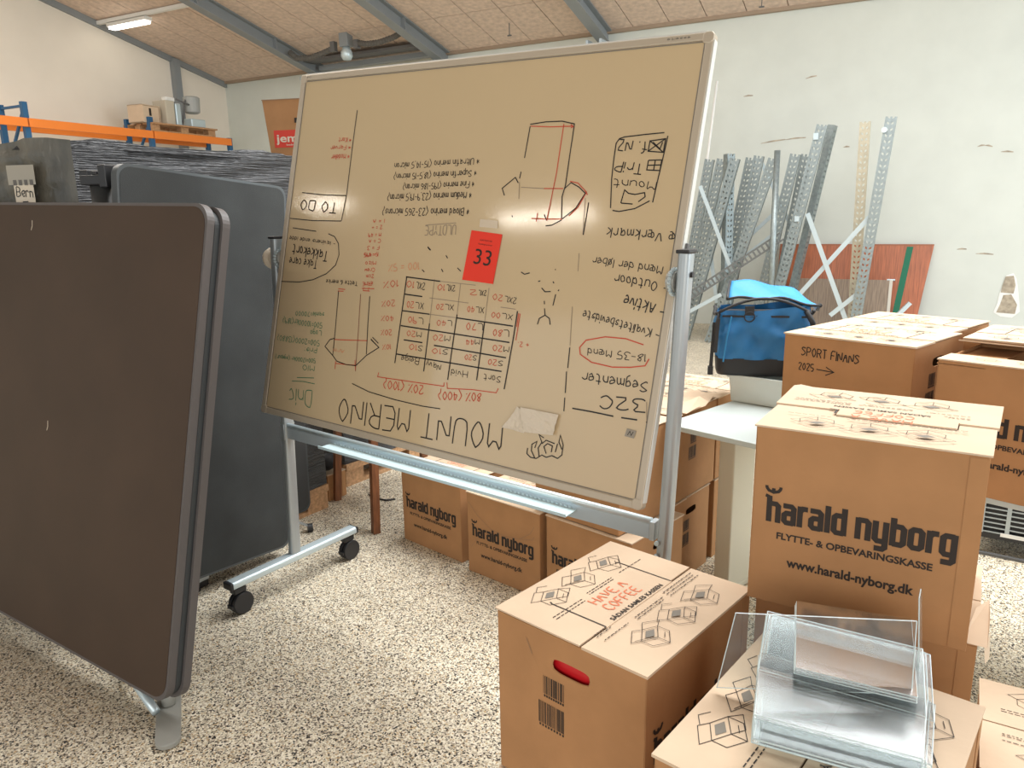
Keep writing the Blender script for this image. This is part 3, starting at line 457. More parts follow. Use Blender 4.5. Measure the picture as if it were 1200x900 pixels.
# wood-wool boards between the rafters, each one its own piece
SLM = Matrix.Rotation(-math.atan(SL), 4, 'X')
rd = random.Random(11)
raft = [-11.3, -8.98, -6.6, -4.0, -1.5, 1.0]
pan = {}
for bi in range(5):
    u0, u1 = raft[bi], raft[bi + 1]; n = 5; wd = (u1 - u0) / n
    joint = 9.87 if bi == 0 else 9.53
    for (va, vb) in ((joint, VB), (joint - 2.4, joint)):
        if bi > 3 and va < 9: continue
        for k in range(n):
            key = (round(wd, 3), round(vb - va, 3))
            if key not in pan:
                ln = (vb - va) * math.hypot(1, SL)
                pan[key] = MB().box((0.006, 0.006, 0), (wd - .006, ln - .006, .04)).data('ceiling_board', WOODWOOL)
            link('ceiling_board', pan[key], ceil, T(u0 + k * wd, va, rz(va) + rd.uniform(-.002, .002)) @ SLM)
MB().mesh([(UL, 7.2, rz(7.2)), (8, 7.2, rz(7.2)), (8, 3, rz(3)), (UL, 3, rz(3))], [(0, 1, 2, 3)]).build('ceiling_lining', WOODWOOL, ceil)
# rafters: flanged steel beams hanging below the boards
for i, u in enumerate((-8.90, -6.50, -3.88)):
    m = MB()
    for a, b, z0, z1 in ((-.08, .08, -.20, -.185), (-.08, .08, -.02, -.005), (-.008, .008, -.185, -.02)):
        m.mesh([(u + a, 3, rz(3) + z0), (u + b, 3, rz(3) + z0), (u + b, VB, rz(VB) + z0), (u + a, VB, rz(VB) + z0), (u + a, 3, rz(3) + z1), (u + b, 3, rz(3) + z1), (u + b, VB, rz(VB) + z1), (u + a, VB, rz(VB) + z1)],
               [(0, 3, 2, 1), (4, 5, 6, 7), (0, 1, 5, 4), (1, 2, 6, 5), (2, 3, 7, 6), (3, 0, 4, 7)])
    o = tag(m.build('trim_%d' % (i + 1), STEELG), kind='structure')
    br = MB(); br.box((u - .11, VB - .55, rz(VB) - .24), (u - .08, VB - .02, rz(VB) - .19)); br.box((u + .08, VB - .55, rz(VB) - .24), (u + .11, VB - .02, rz(VB) - .19)); br.box((u - .11, VB - .5, rz(VB) - .26), (u + .11, VB - .44, rz(VB) - .235))
    br.build('bracket', STEELB, o)
    for v in (9.35, 7.9):
        MB().box((u - .075, v, rz(v) - .185), (u + .075, v + .012, rz(v) - .02)).build('stiffener', STEELG, o)
tag(MB().box((UL, VB - .06, EAVE - .03), (8, VB, EAVE + .03)).build('trim_4', simple('eave_trim', (0.33, 0.25, 0.18), .8)), kind='structure')
m = MB(); m.mesh([(UL, VB, EAVE), (UL, 3, rz(3)), (UL, 3, rz(3) - .09), (UL, VB, EAVE - .09), (UL + .05, VB, EAVE), (UL + .05, 3, rz(3)), (UL + .05, 3, rz(3) - .09), (UL + .05, VB, EAVE - .09)],
    [(3, 2, 1, 0), (4, 5, 6, 7), (0, 1, 5, 4), (1, 2, 6, 5), (2, 3, 7, 6), (3, 0, 4, 7)])
tag(m.build('trim_5', STEELG), kind='structure')
tag(MB().box((UL, 9.40, 0), (UL + .10, 9.53, rz(9.5) - .02)).build('trim_6', STEELG), kind='structure')      # column on the left wall
tag(MB().box((-8.80, 10.26, 3.925), (-6.62, 10.38, 4.00)).build('trim_7', STEELG), kind='structure')          # eave purlin
tag(MB().box((-8.86, 9.98, 4.02), (-6.72, 10.22, 4.06)).build('trim_8', DGREY), kind='structure')            # dark slab standing in for the shadow above it
# marks in the plaster
wallb = bpy.data.objects['wall_back']
def irregular(cx, cz, w, h, n, seed, M=None):
    r2 = random.Random(seed); return [(cx + math.cos(2 * PI * k / n) * w * r2.uniform(.75, 1.1), cz + math.sin(2 * PI * k / n) * h * r2.uniform(.8, 1.1)) for k in range(n)]
P = [(1.14, .76), (1.20, .79), (1.24, .72), (1.27, .60), (1.30, .45), (1.31, .33), (1.24, .25), (1.13, .26), (1.05, .31), (1.08, .42), (1.10, .55), (1.12, .62)]
MB().mesh([(p[0] + (noisef(i, 1) - .5) * .02, VB - .004, p[1] + (noisef(i, 2) - .5) * .02) for i, p in enumerate(P)], [tuple(range(len(P)))]).build('torn_plaster_edge', WHITE, wallb)
c0 = (1.19, .52)
for nme, z0_, z1_ in (('bare_patch', .54, .74), ('bare_patch', .30, .52)):
    Q = [(1.13, z1_), (1.21, z1_ + .01), (1.24 if z0_ > .5 else 1.28, (z0_ + z1_) / 2), (1.23 if z0_ > .5 else 1.27, z0_), (1.10 if z0_ > .5 else 1.08, z0_ + .01), (1.11, (z0_ + z1_) / 2)]
    MB().mesh([(p[0], VB - .006, p[1]) for p in Q], [tuple(range(len(Q)))]).build(nme, PLASTER, wallb)
sc = MB(); rs = random.Random(4)
for x0, z0, x1, z1 in ((-1.75, 2.40, -1.45, 2.43), (-1.45, 2.43, -1.20, 2.44), (.93, 2.16, 1.05, 2.15), (.69, 2.23, .76, 2.24), (.76, 2.24, .84, 2.22), (-1.25, 3.15, -1.12, 3.17), (-2.0, 3.0, -1.88, 3.0), (.80, 1.0, .98, .99), (.6, 1.05, .7, 1.05), (-.75, 2.3, -.68, 2.3)):
    sc.mesh([(x0, VB - .003, z0), (x1, VB - .003, z1), (x1, VB - .003, z1 + .012), ((x0 + x1) / 2, VB - .003, (z0 + z1) / 2 + .02), (x0, VB - .003, z0 + .006)], [(0, 1, 2, 3, 4)])
tag(sc.build('scuff_marks', PLASTER, wallb), kind='stuff')

# ceiling battens: one in view on its rail, others behind the camera that mirror in the board
def batten(u, v, z, label, s=9.0, hl=.60):
    r = root('ceiling_batten', T(u, v, z), label, 'lamp')
    MB().box((-hl, -.06, .02), (hl, .06, .07)).build('housing', WHITE, r)
    MB().prism([(-hl + .04, -.055), (hl - .04, -.055), (hl - .04, .055), (-hl + .04, .055)], -.015, .02).build('diffuser', emit('batten_light_%s' % s, (1.0, .93, .82), s), r)
    return r
b1 = batten(-10.60, 8.17, 4.42, 'lit fluorescent batten on a pale rail high by the left wall', 5.0, .44)
rl = tag(MB().box((UL + .05, 8.10, 4.50), (-9.0, 8.16, 4.55)).build('cable_rail', WHITE), 'long pale cable rail carrying the fluorescent batten under the ceiling', 'rail')
batten(-9.3, -2.73, 4.5, 'fluorescent batten behind the viewpoint nearest the left wall', 36.0, .5)
batten(-5.75, -3.70, 4.5, 'fluorescent batten behind the viewpoint further from the left wall', 42.0, .8)

# heater hose strung between two rafters
hz = [(-8.80, 9.6, 4.10), (-8.66, 9.6, 3.99), (-8.40, 9.6, 3.97), (-8.15, 9.6, 4.01), (-7.92, 9.6, 4.06)]
hr = tag(link('hanging_device', None, None, T(-7.66, 9.6, 4.25)), 'small grey device with two ribbed hoses hung under the ceiling', 'device')
def sub(p): return (p[0] + 7.66, p[1] - 9.6, p[2] - 4.25)
def hose(P, nm):
    m = MB(); Q = []
    for i in range(len(P) - 1):
        for k in range(10):
            t = k / 10; Q.append([P[i][j] * (1 - t) + P[i + 1][j] * t for j in range(3)])
    m.tube([sub(q) for q in Q], [.045 if i % 2 else .036 for i in range(len(Q))], 8); m.build(nm, simple('hose_grey', (.10, .095, .085), .7), hr)
hose(hz, 'hose'); hose([(-7.48, 9.6, 4.09), (-7.30, 9.6, 4.05), (-7.05, 9.6, 4.05), (-6.80, 9.6, 4.09), (-6.66, 9.6, 4.14)], 'hose')
MB().box((-.10, -.07, -.20), (.06, .07, .05)).build('housing', STEELG, hr, bevel=.01)
MB().tube([(-.02, 0, -.20), (-.02, 0, -.27), (-.02, 0, -.33), (-.02, 0, -.38)], [.05, .085, .09, .06], 14).build('lens_cup', ALUL, hr, smooth=True)
MB().tube([(0, 0, .05), (0, 0, .16)], .012, 8).build('hanger', STEELG, hr)
m = MB(); m.box((-.30, -.04, -.24), (-.22, .04, -.10)); m.box((.14, -.04, -.24), (.22, .04, -.12)); m.build('hose_clamp', DGREY, hr)
for u, v in ((-5.1, 9.95), (-1.75, 10.1)):
    z = rz(v); m = MB(); m.tube([(0, 0, 0), (0, 0, -.16)], .006, 6); m.tube([(-.03, 0, -.16), (.03, 0, -.16)], .01, 6)
    m.build('ceiling_hook', DGREY, None, T(u, v, z)); tag(bpy.context.scene.collection.objects[-1], None)
hk = [o for o in bpy.data.objects if o.name.startswith('ceiling_hook')]
tag(hk[0], 'thin dark wire hook under the ceiling left of the third rafter', 'hook'); tag(hk[1], 'thin dark wire hook under the ceiling right of the third rafter', 'hook')

# pallet racking along the left wall
rk = root('pallet_rack', T(-10.3, 5.0, 0), 'orange and blue pallet rack standing along the left wall', 'rack')
def upr_frame(v):
    tp = 3.09 if v < 9 else 2.90
    for du in (0, -.52):
        m = MB(); m.box((du - .04, v - 5 - .035, 0), (du + .02, v - 5 - .025, tp)); m.box((du - .04, v - 5 + .025, 0), (du + .02, v - 5 + .035, tp)); m.box((du + .012, v - 5 - .025, 0), (du + .02, v - 5 + .025, tp))
        m.build('rack_upright', BLUE, rk)
        MB().box((du - .06, v - 5 - .05, 0), (du + .05, v - 5 + .05, .008)).build('foot_plate', BLUE, rk)
    MB().bar((0, v - 5, tp - .05), (-.52, v - 5, tp - .05), .03, .03).build('brace', BLUE, rk)
    for z in ((2.35, 1.2) if v < 9 else (1.9, 1.0)): MB().bar((-.02, v - 5, z + .65), (-.50, v - 5, z), .03, .03, (0, 1, 0)).build('brace', BLUE, rk)
for v in (4.36, 6.23, 8.10, 9.62): upr_frame(v)
for a, b in ((4.40, 6.19), (6.27, 8.06), (8.14, 9.58)):
    for du in (.035, -.55):
        MB().box((du - .02, a - 5 - .03, 2.775), (du + .02, b - 5 + .03, 2.885)).build('rack_beam', ORANGE, rk, bevel=.004)
pr_ = root('euro_pallet', T(-10.3, 8.08, 2.886), 'wooden pallet lying on the orange rack beams by the left wall', 'pallet')
for k in range(5): MB().box((-.60 + k * .15, 0, .10), (-.49 + k * .15, 1.2, .122)).build('plank', PALLET, pr_)
for k in range(3):
    MB().box((-.60 + k * .27, 0, 0), (-.49 + k * .27, 1.2, .018)).build('plank', PALLET, pr_)
    for j in range(3): MB().box((-.60 + k * .27, j * .53, .018), (-.49 + k * .27, j * .53 + .14, .10)).build('block', PALLET, pr_)
cr = root('open_carton', T(-10.34, 8.02, 3.012) @ RZ(.1), 'small open brown carton on its side at the left end of the rack pallet', 'box')
m = MB(); m.box((-.30, 0, 0), (0, .012, .26)); m.box((-.30, 0, 0), (0, .34, .012)); m.box((-.30, 0, .248), (0, .34, .26)); m.box((-.30, .328, 0), (0, .34, .26)); m.build('body', KRAFT2, cr)
MB().box((.0, .0, .0), (.012, .30, .24)).build('flap', KRAFT2, cr); MB().box((.013, .11, .10), (.016, .15, .21)).build('printed_mark', INK, cr)
mc = root('grey_machine', T(-10.4, 8.55, 3.012), 'grey and cream workshop machine with a drum head on the rack pallet', 'machine')
MB().box((-.2, -.14, 0), (.1, .02, .36)).build('side_panel', simple('cream_panel', (.5, .45, .36), .6), mc, bevel=.01)
MB().box((-.15, .05, .0), (.08, .16, .34)).build('column', ALUL, mc, bevel=.02)
MB().box((-.2, .30, 0), (.12, .58, .13)).build('base', ALUL, mc, bevel=.015)
m = MB(); m.tube([(0, .44, .22), (0, .44, .24), (0, .44, .46), (0, .44, .48)], [.08, .12, .13, .10], 18); m.build('drum', simple('machine_grey', (.34, .35, .34), .5), mc)
m = MB(); m.tube([(.02, .20, .03), (.04, .24, .2), (.02, .28, .36), (0, .34, .44)], .016, 8); m.tube([(.06, .10, .40), (.06, .25, .36), (.06, .40, .33)], .014, 8); m.build('hose', DGREY, mc, smooth=True)
MB().box((-.05, -.08, .36), (.05, .08, .42)).build('lamp_head', WHITE, mc, bevel=.01)

# ================================================================== wrapped goods along the left
def pile(name, label, foot, z0, z1, frontmat=None, seed=1):
    """a stretch-wrapped stack: a wall of film with real folds around a footprint"""
    r = root(name, RX @ T(foot[0][0], foot[0][1], 0), label, 'pallet load')
    ox, oy = foot[0]; F = [(x - ox, y - oy) for x, y in foot]; n = len(F)
    rs = random.Random(seed)
    for e in range(n):
        a = Vector((*F[e], 0)); b = Vector((*F[(e + 1) % n], 0)); d = b - a; Ln = d.length; d.normalize(); nn = Vector((d.y, -d.x, 0))
        nu = max(6, int(Ln / .045)); nv = 70; vs = []; ph = [rs.uniform(0, 6) for _ in range(8)]
        for j in range(nv + 1):
            t = j / nv; z = z0 + (z1 - z0) * t
            for i in range(nu + 1):
                s = i / nu; edge = min(s, 1 - s, .12) / .12
                h = .006 * math.sin(z * 62 + 5 * math.sin(s * Ln * 2.3 + ph[0]) + ph[1]) + .005 * math.sin(z * 131 + s * Ln * 7 + ph[2])
                if frontmat and e == n - 1: h += .007 * math.sin(s * Ln * 38 + z * 24 + ph[3])
                elif t > .90: h += .004 * math.sin(s * Ln * 60 + z * 90 + ph[3])
                h += .002 * (noisef(i, j, e) - .5) + .012 * math.sin(s * Ln * 4 + z * 3 + ph[4])
                tz = z + (.014 * math.sin(s * Ln * 9 + ph[5]) + .008 * noisef(i, 7, e) if j == nv else 0)
                vs.append(a + d * (s * Ln) + nn * (h * edge) + Vector((0, 0, tz)))
        fs = [(j * (nu + 1) + i, j * (nu + 1) + i + 1, (j + 1) * (nu + 1) + i + 1, (j + 1) * (nu + 1) + i) for j in range(nv) for i in range(nu)]
        MB().mesh(vs, fs).build('film_wrap', frontmat if frontmat and e == n - 1 else FILM, r, smooth=True)
    MB().prism(F, z1 - .02, z1 + .004).build('film_top', FILM, r)
    return r, F
PA = [(-1.65, 2.95), (-1.02, 3.85), (-1.89, 4.47), (-2.75, 3.15)]
r_, F_ = pile('wrapped_pallet_load', 'black film wrapped pallet load with grey front, standing behind the slate screen', PA, .14, 1.845, FILMG, 3)
def pallet_under(r, F, name='pallet'):
    a, b, c = Vector((*F[0], 0)), Vector((*F[1], 0)), Vector((*F[3], 0)); e1 = (b - a).normalized(); e2 = (c - a); e2 = (e2 - e1 * e2.dot(e1)).normalized(); Ln = (b - a).length; Wd = min((c - a).length, .8)
    def sl(s0, s1, w0, w1, z0, z1, nm): MB().mesh([tuple(a + e1 * s + e2 * w_ + Vector((0, 0, z))) for z in (z0, z1) for s, w_ in ((s0, w0), (s1, w0), (s1, w1), (s0, w1))], [(0, 1, 2, 3), (7, 6, 5, 4), (0, 4, 5, 1), (1, 5, 6, 2), (2, 6, 7, 3), (3, 7, 4, 0)]).build(nm, PALLET, r)
    for w0 in (0, .35, .70): sl(0, Ln, w0, w0 + .1, 0, .022, 'plank')
    for w0 in (0, .35, .70):
        for s0 in (0, Ln / 2 - .07, Ln - .14): sl(s0, s0 + .14, w0, w0 + .1, .022, .10, 'block')
    for k in range(6): sl(k * Ln / 6 + .01, k * Ln / 6 + .12, 0, .8, .10, .12, 'plank')
    sl(0, Ln, -.012, .02, .10, .138, 'plank')
pallet_under(r_, F_)
PB = [(-.985, 4.155), (-.27, 5.13), (-1.10, 5.72), (-1.80, 4.75)]
r2_, F2_ = pile('wrapped_pallet_load', 'black film wrapped pallet load further back, behind the small wooden table', PB, .14, 1.835, None, 9)
pallet_under(r2_, F2_)
# paper slip with a name
M_ = RX @ Matrix(((.984, -.179, 0, -1.925), (-.179, -.984, 0, 2.970), (0, 0, 1, 1.625), (0, 0, 0, 1)))
A3 = Matrix(((.984, 0, .0, 0), (0, 1, 0, 0), (0, 0, 1, 0), (0, 0, 0, 1)))
sl_ = root('paper_slip', RX @ T(-1.888, 2.948, 1.615) @ RZ(-.18), 'small cream paper slip lettered Bern taped to the grey film', 'paper')
MB().box((0, 0, 0), (.085, .001, .095)).build('sheet', PAPER, sl_)
m = MB(); pen_text(m, 'Bern', (.008, .035), (.078, .030), .036, .0035, 0, .1, random.Random(1)); m.ribbon([(.03, .015), (.055, .015)], .004)
m.build('handwriting', MK, sl_, Matrix(((1, 0, 0, 0), (0, 0, 1, -.0012), (0, 1, 0, 0), (0, 0, 0, 1))))
MB().box((-.02, -.001, .078), (.098, .0, .150)).build('tape', simple('tape_beige', (.34, .31, .25), .35), sl_)
m = MB()
for k in range(4): m.box((.002 + k * .024, -.002, .076), (.016 + k * .024, -.0012, .096))
m.build('printed_marks', simple('slip_grey', (.12, .11, .10), .6), sl_)

# jem & fix box
jr = root('moving_box', survey(-1.235, 4.02, 1.852, -.18), 'tall kraft moving box with red jem & fix panel on the wrapped loads', 'box')
JW, JH = .42, .285
m = MB()
m.mesh([(0.012, .01, 0), (JW - .012, .01, 0), (JW - .012, .34, 0), (.012, .34, 0), (-.012, 0, JH), (JW + .01, 0, JH), (JW + .01, .35, JH), (-.012, .35, JH)], [(0, 3, 2, 1), (0, 1, 5, 4), (1, 2, 6, 5), (2, 3, 7, 6), (3, 0, 4, 7), (4, 5, 6, 7)])
jb = m.build('body', KRAFT, jr)
MB().mesh([(-.014, -.004, JH), (JW + .01, -.004, JH), (JW + .01, .17, JH + .03), (-.02, .17, JH + .02), (-.014, -.004, JH + .004), (JW + .01, -.004, JH + .004), (JW + .01, .17, JH + .034), (-.02, .17, JH + .024)],
    [(0, 1, 2, 3), (7, 6, 5, 4), (0, 4, 5, 1), (1, 5, 6, 2), (2, 6, 7, 3), (3, 7, 4, 0)]).build('lid_flap', KEDGE, jr)
FJ = Matrix(((1, 0, 0, 0), (0, math.sin(.035), -1, .0085), (0, 1, 0, 0), (0, 0, 0, 1)))
FJ = Matrix(((1, 0, 0, 0), (0, -.035, -1, .0085), (0, 1, 0, 0), (0, 0, 0, 1)))
def flat(nm, vs, fs, mt, dz=.001):
    m = MB(); m.mesh([(v[0], v[1], dz) for v in vs], fs); return m.build(nm, mt, jb, FJ)
flat('red_panel', [(.035, .055), (.39, .055), (.39, .140), (.035, .140)], [(0, 1, 2, 3)], INKR)
for s, x, y, w_, h_, mt in (('jem & fix', .045, .082, .30, .038, PAPER), ('bedre billigere byggemarked', .10, .064, .24, .008, PAPER), ('Auto-flyttekasse', .09, .243, .24, .016, INK), ('Ekstra kraftig karton - 7 kg', .05, .218, .33, .016, INK)):
    vs, fs = type_mesh(s, w_, h_, .02); flat('printed_words', [(v[0] + x, v[1] + y) for v in vs], fs, mt, .002)
MB().tube([(.155, 0, 0), (.215, 0, 0)], .012, 10).build('hand_hole', INK, jb, FJ @ T(0, .185, 0) @ Matrix.Diagonal((1, 1, .1, 1)))

# ================================================================== screens on the left
def rrect(w, h, r, n=8):
    P = []
    for cx, cy, a0 in ((w - r, r, -PI / 2), (w - r, h - r, 0), (r, h - r, PI / 2), (r, r, PI)):
        for k in range(n + 1): a = a0 + PI / 2 * k / n; P.append((cx + r * math.cos(a), cy + r * math.sin(a)))
    return P
def panel_matrix(c, yaw, tilt, rl):
    d = Vector((math.cos(yaw), math.sin(yaw), 0)); n = Vector((-math.sin(yaw), math.cos(yaw), 0)); u = Vector((0, 0, math.cos(tilt))) + n * math.sin(tilt)
    d, u = d * math.cos(rl) + u * math.sin(rl), u * math.cos(rl) - d * math.sin(rl); z = d.cross(u)
    return Matrix(((d.x, u.x, z.x, c[0]), (d.y, u.y, z.y, c[1]), (d.z, u.z, z.z, c[2]), (0, 0, 0, 1)))
def screen(name, label, M, w, h, th, rad, face, edge, core, cat='screen'):
    """M: matrix of the panel centre, z towards the viewer; face board, edging ring, core"""
    r = root(name, RX @ M, label, cat)
    P = [(x - w / 2, y - h / 2) for x, y in rrect(w, h, rad)]
    Pi = [(x * (1 - .010 / w * 2), y * (1 - .010 / h * 2)) for x, y in P]
    n = len(P); m = MB()
    vs = [(p[0], p[1], z) for z in (-th, 0) for p in P] + [(p[0], p[1], z) for z in (-th, 0) for p in Pi]
    fs = []
    for i in range(n):
        j = (i + 1) % n; fs += [(i, j, n + j, n + i), (n + i, n + j, 3 * n + j, 3 * n + i), (i, 2 * n + i, 2 * n + j, j), (2 * n + i, 3 * n + i, 3 * n + j, 2 * n + j)]
    m.mesh(vs, fs); m.build('edging', edge, r)
    MB().prism(Pi, -th + .001, .0015).build('face_board', face, r)
    return r
MS1 = panel_matrix((-1.6565, 2.5555, .8695), -.552, .204, -.025)
s1 = screen('partition_screen', 'large dark brown rounded board at the left edge, in front of all others', MS1, 1.6, 1.53, .026, .06, BROWN, GEDGE, DEDGE)
m = MB()
for x, y in ((.02, .0), (-.18, .70),): m.ribbon([(x - .0, y), (x + .003, y - .02), (x - .002, y - .035)], .004, .0022)
m.build('chipped_spot', PAPER, s1)
s1b = screen('partition_screen', 'dark grey rounded board with grey edging directly behind the brown board', MS1 @ T(.012, -.002, -.045), 1.6, 1.53, .026, .06, DEDGE, GEDGE, DEDGE)
MB().prism([(x - .79, y - .75) for x, y in rrect(1.58, 1.50, .05)], -.018, -.001).build('gap_shade_board', DEDGE, s1b, T(0, 0, .020))  # dark filler standing in for the shade between the two boards
# flat foot under the brown board, reaching towards the viewer
ft = root('screen_foot', survey(-1.092, 2.040, 0, math.radians(-67)), 'flat grey metal foot with rounded end under the brown board', 'foot')
m = MB(); P = [(.0 - .34, -.035)]
P = [(-.42, -.036), (.075, -.036)] + [(.075 + .035 * math.cos(a), .036 * math.sin(a)) for a in [(-PI / 2 + PI * k / 8) for k in range(9)]] + [(.075, .036), (-.42, .036)]
m.prism(P, .004, .020); m.build('foot_bar', FOOTM, ft, bevel=.003)
m = MB(); m.tube([(-.10, 0, .02), (-.11, 0, .06), (-.14, .0, .12)], .022, 12); m.build('stem', FOOTM, ft, smooth=True)
m = MB(); m.tube([(-.06, -.035, .03), (-.14, -.075, .060), (-.26, -.12, .070), (-.40, -.14, .045)], .014, 10); m.build('curved_stay', ALUL, ft, smooth=True)
MB().prism([(-.42, -.03), (.07, -.03), (.07, .03), (-.42, .03)], 0, .004).build('rubber_pad', BLACKP, ft)

# slate screen: best fitting rectangle of the survey
MS2 = panel_matrix((-1.222, 3.005, .902), 1.02, .0, -.092)
s2 = screen('partition_screen', 'slate grey fabric screen with rounded top behind the brown board', MS2, .77, 1.645, .035, .045, SLATE, simple('slate_edge', (.07, .08, .085), .5), DEDGE)
fb = root('screen_foot', survey(-1.44, 2.93, 0, 1.0), 'short black foot bar under the slate screen', 'foot')
MB().box((-.05, -.06, .0), (.10, .01, .045)).build('foot_bar', BLACKP, fb, bevel=.004)
MB().box((-.052, -.062, .03), (.102, -.058, .046)).build('trim_strip', ALU, fb)
# dark post with clamps at its upper left
po = root('clamp_post', survey(-1.50, 2.845, 0, -.3), 'black post with clamps beside the top of the slate screen', 'post')
MB().tube([(.0, 0, .02), (.0, 0, 1.70)], .038, 16).build('post', simple('dark_post', (.05, .05, .048), .5), po, smooth=True)
m = MB(); m.box((-.035, -.06, 1.68), (.06, .02, 1.715)); m.box((-.05, -.045, 1.70), (-.01, .02, 1.735)); m.box((.05, -.06, 1.67), (.085, .02, 1.75)); m.box((.085, -.04, 1.675), (.105, .0, 1.70)); m.box((.01, -.05, 1.715), (.035, 0, 1.73)); m.build('clamp', BLACKP, po, bevel=.004)
MB().box((-.12, -.12, 0), (.12, .12, .02)).build('base_plate', BLACKP, po)
# black screen further back with a castor
MS3 = panel_matrix((-1.155, 3.44, .62), 1.0, .0, -.02)
s3 = screen('partition_screen', 'black narrow screen on a castor between slate screen and whiteboard stand', RX.inverted() @ RX @ MS3, .42, 1.05, .03, .04, SLATE2, DEDGE, DEDGE)
cs = root('castor', survey(-1.035, 3.525, 0, .4), 'tiny black castor with chrome fork at the black screen foot', 'castor')
MB().tube([(-.012, 0, .022), (.012, 0, .022)], .022, 16).build('wheel', BLACKP, cs); m = MB(); m.bar((-.07, 0, .07), (0, .0, .03), .02, .006); m.tube([(-.07, 0, .05), (-.07, 0, .10)], .012, 8); m.build('fork', ALU, cs)

# ================================================================== whiteboard on its stand
YS = -.622
sd = Vector((math.cos(YS), math.sin(YS), 0)); SPAN = 1.69
WM = RX @ T(-.951, 2.973, 0) @ RZ(YS)            # stand frame: x from left to right post, y backwards
wb = root('whiteboard_stand', WM, 'large mobile whiteboard tilted upside down, full of handwriting', 'whiteboard')
def oval_bar(a, b, w, h, nm, mt, par):
    a, b = Vector(a), Vector(b); d = (b - a); Ln = d.length; d.normalize(); u = Vector((0, 0, 1)) if abs(d.z) < .9 else Vector((0, 1, 0)); r3 = d.cross(u).normalized(); u = r3.cross(d)
    n = 20; vs = []
    for p in (a, b):
        for k in range(n):
            t = 2 * PI * k / n; c_, s_ = math.cos(t), math.sin(t)
            x = math.copysign(abs(c_) ** .6, c_) * w / 2; y = math.copysign(abs(s_) ** .6, s_) * h / 2
            vs.append(p + r3 * x + u * y)
    return MB().mesh(vs, [(k, (k + 1) % n, n + (k + 1) % n, n + k) for k in range(n)] + [tuple(range(n - 1, -1, -1)), tuple(range(n, 2 * n))]).build(nm, mt, par, smooth=False)
for x in (.005, 1.678):
    top = 1.475 if x < 1 else 1.445; xt = x + .057
    oval_bar((x, 0, .14), (xt, 0, top), .034, .050, 'post', ALU, wb)
    MB().box((xt - .019, -.027, top), (xt + .019, .027, top + .010)).build('post_cap', BLACKP, wb, bevel=.003)
    f = oval_bar((x, -.32, .135), (x, .33, .135), .056, .034, 'foot_bar', ALUL, wb)
    for y in (-.325, .335): MB().box((x - .027, y - .008, .120), (x + .027, y + .008, .150)).build('end_cap', BLACKP, wb, bevel=.005)
    for y in (-.285, .295):
        c_ = tag(MB().box((x - .018, y - .028, .092), (x + .018, y + .028, .118)).build('castor', BLACKP, wb, bevel=.005))
        MB().tube([(x - .022, y + .008, .046), (x - .004, y + .008, .046)], .046, 24).build('wheel', BLACKP, c_, bevel=.004)
        MB().tube([(x + .004, y + .008, .046), (x + .022, y + .008, .046)], .046, 24).build('wheel', BLACKP, c_, bevel=.004)
        MB().box((x - .016, y - .045, .036), (x + .016, y - .03, .050)).build('brake_tab', BLACKP, c_)
# crossbar with ribbed extrusion and pen tray
SK = Matrix.Rotation(.0245, 4, 'Y')
def shear(z): return T(.04, 0, z) @ SK
cb = MB(); cb.box((.0, -.014, -.052), (1.62, .014, 0)); cbo = cb.build('crossbar', STEELB, wb, shear(.722), bevel=.004)
MB().tube([(.0, -.006, .002), (1.62, -.006, .002)], .011, 12).build('bar_bead', ALUL, cbo, smooth=True)
m = MB(); m.box((-.02, -.028, -.056), (.0, .028, .010)); m.box((1.62, -.018, -.052), (1.635, .018, .004)); m.build('bar_bracket', ALU, cbo)
m = MB()
for z in (-.05, -.09): m.tube([(1.650, -.034, z), (1.650, -.026, z)], .007, 10)
m.build('bolt', ALUL, cbo)
x0, x1 = .27, 1.375
tr = MB(); tr.box((x0, -.078, -.002), (x1, -.010, .001)); tr.box((x0, -.080, -.002), (x1, -.077, .008)); tro = tr.build('pen_tray', simple('tray_pale', (.50, .64, .68), .4), wb, shear(.700))
m = MB()
for k in range(68): m.box((x0 + .02 + k * .0158, -.0165, -.030), (x0 + .028 + k * .0158, -.014, -.014))
tag(m.build('ribbing', ALUL, cbo), kind='stuff')
# tilting panel
BM = RX @ panel_matrix((-.2120, 2.4620, 1.4160), -.586, .223, -.042); BML = WM.inverted() @ BM
BW, BH = 1.6, 1.29
pn = MB().prism([(x - BW / 2 + .004, y - BH / 2 + .004) for x, y in rrect(BW - .008, BH - .008, .012)], -.018, -.001).build('board_panel', BRDM, wb, BML)
fr = MB()
for a, b in (((-BW / 2 + .015, -BH / 2), (BW / 2 - .015, -BH / 2 + .022)), ((-BW / 2 + .015, BH / 2 - .022), (BW / 2 - .015, BH / 2))): fr.box((a[0], a[1], -.024), (b[0], b[1], .004))
for a, b in (((-BW / 2, -BH / 2 + .015), (-BW / 2 + .022, BH / 2 - .015)), ((BW / 2 - .022, -BH / 2 + .015), (BW / 2, BH / 2 - .015))): fr.box((a[0], a[1], -.024), (b[0], b[1], .004))
fo = fr.build('board_frame', BRDF, wb, BML, bevel=.003)
m = MB()
for sx in (-1, 1):
    m.box((sx * BW / 2 - .001, -BH / 2 + .02, -.022), (sx * BW / 2 + .003, BH / 2 - .02, .001))
m.box((-BW / 2 + .02, BH / 2 - .001, -.022), (BW / 2 - .02, BH / 2 + .004, .001)); m.build('edge_trim', BRDW, fo)
for sx in (-1, 1):
    for sy in (-1, 1):
        P = [(x - .016 + sx * (BW / 2 - .015), y - .016 + sy * (BH / 2 - .015)) for x, y in rrect(.032, .032, .012, 5)]
        MB().prism(P, -.0255, .0055).build('corner_cap', BRDF, wb, BML, bevel=.003)
m = MB()
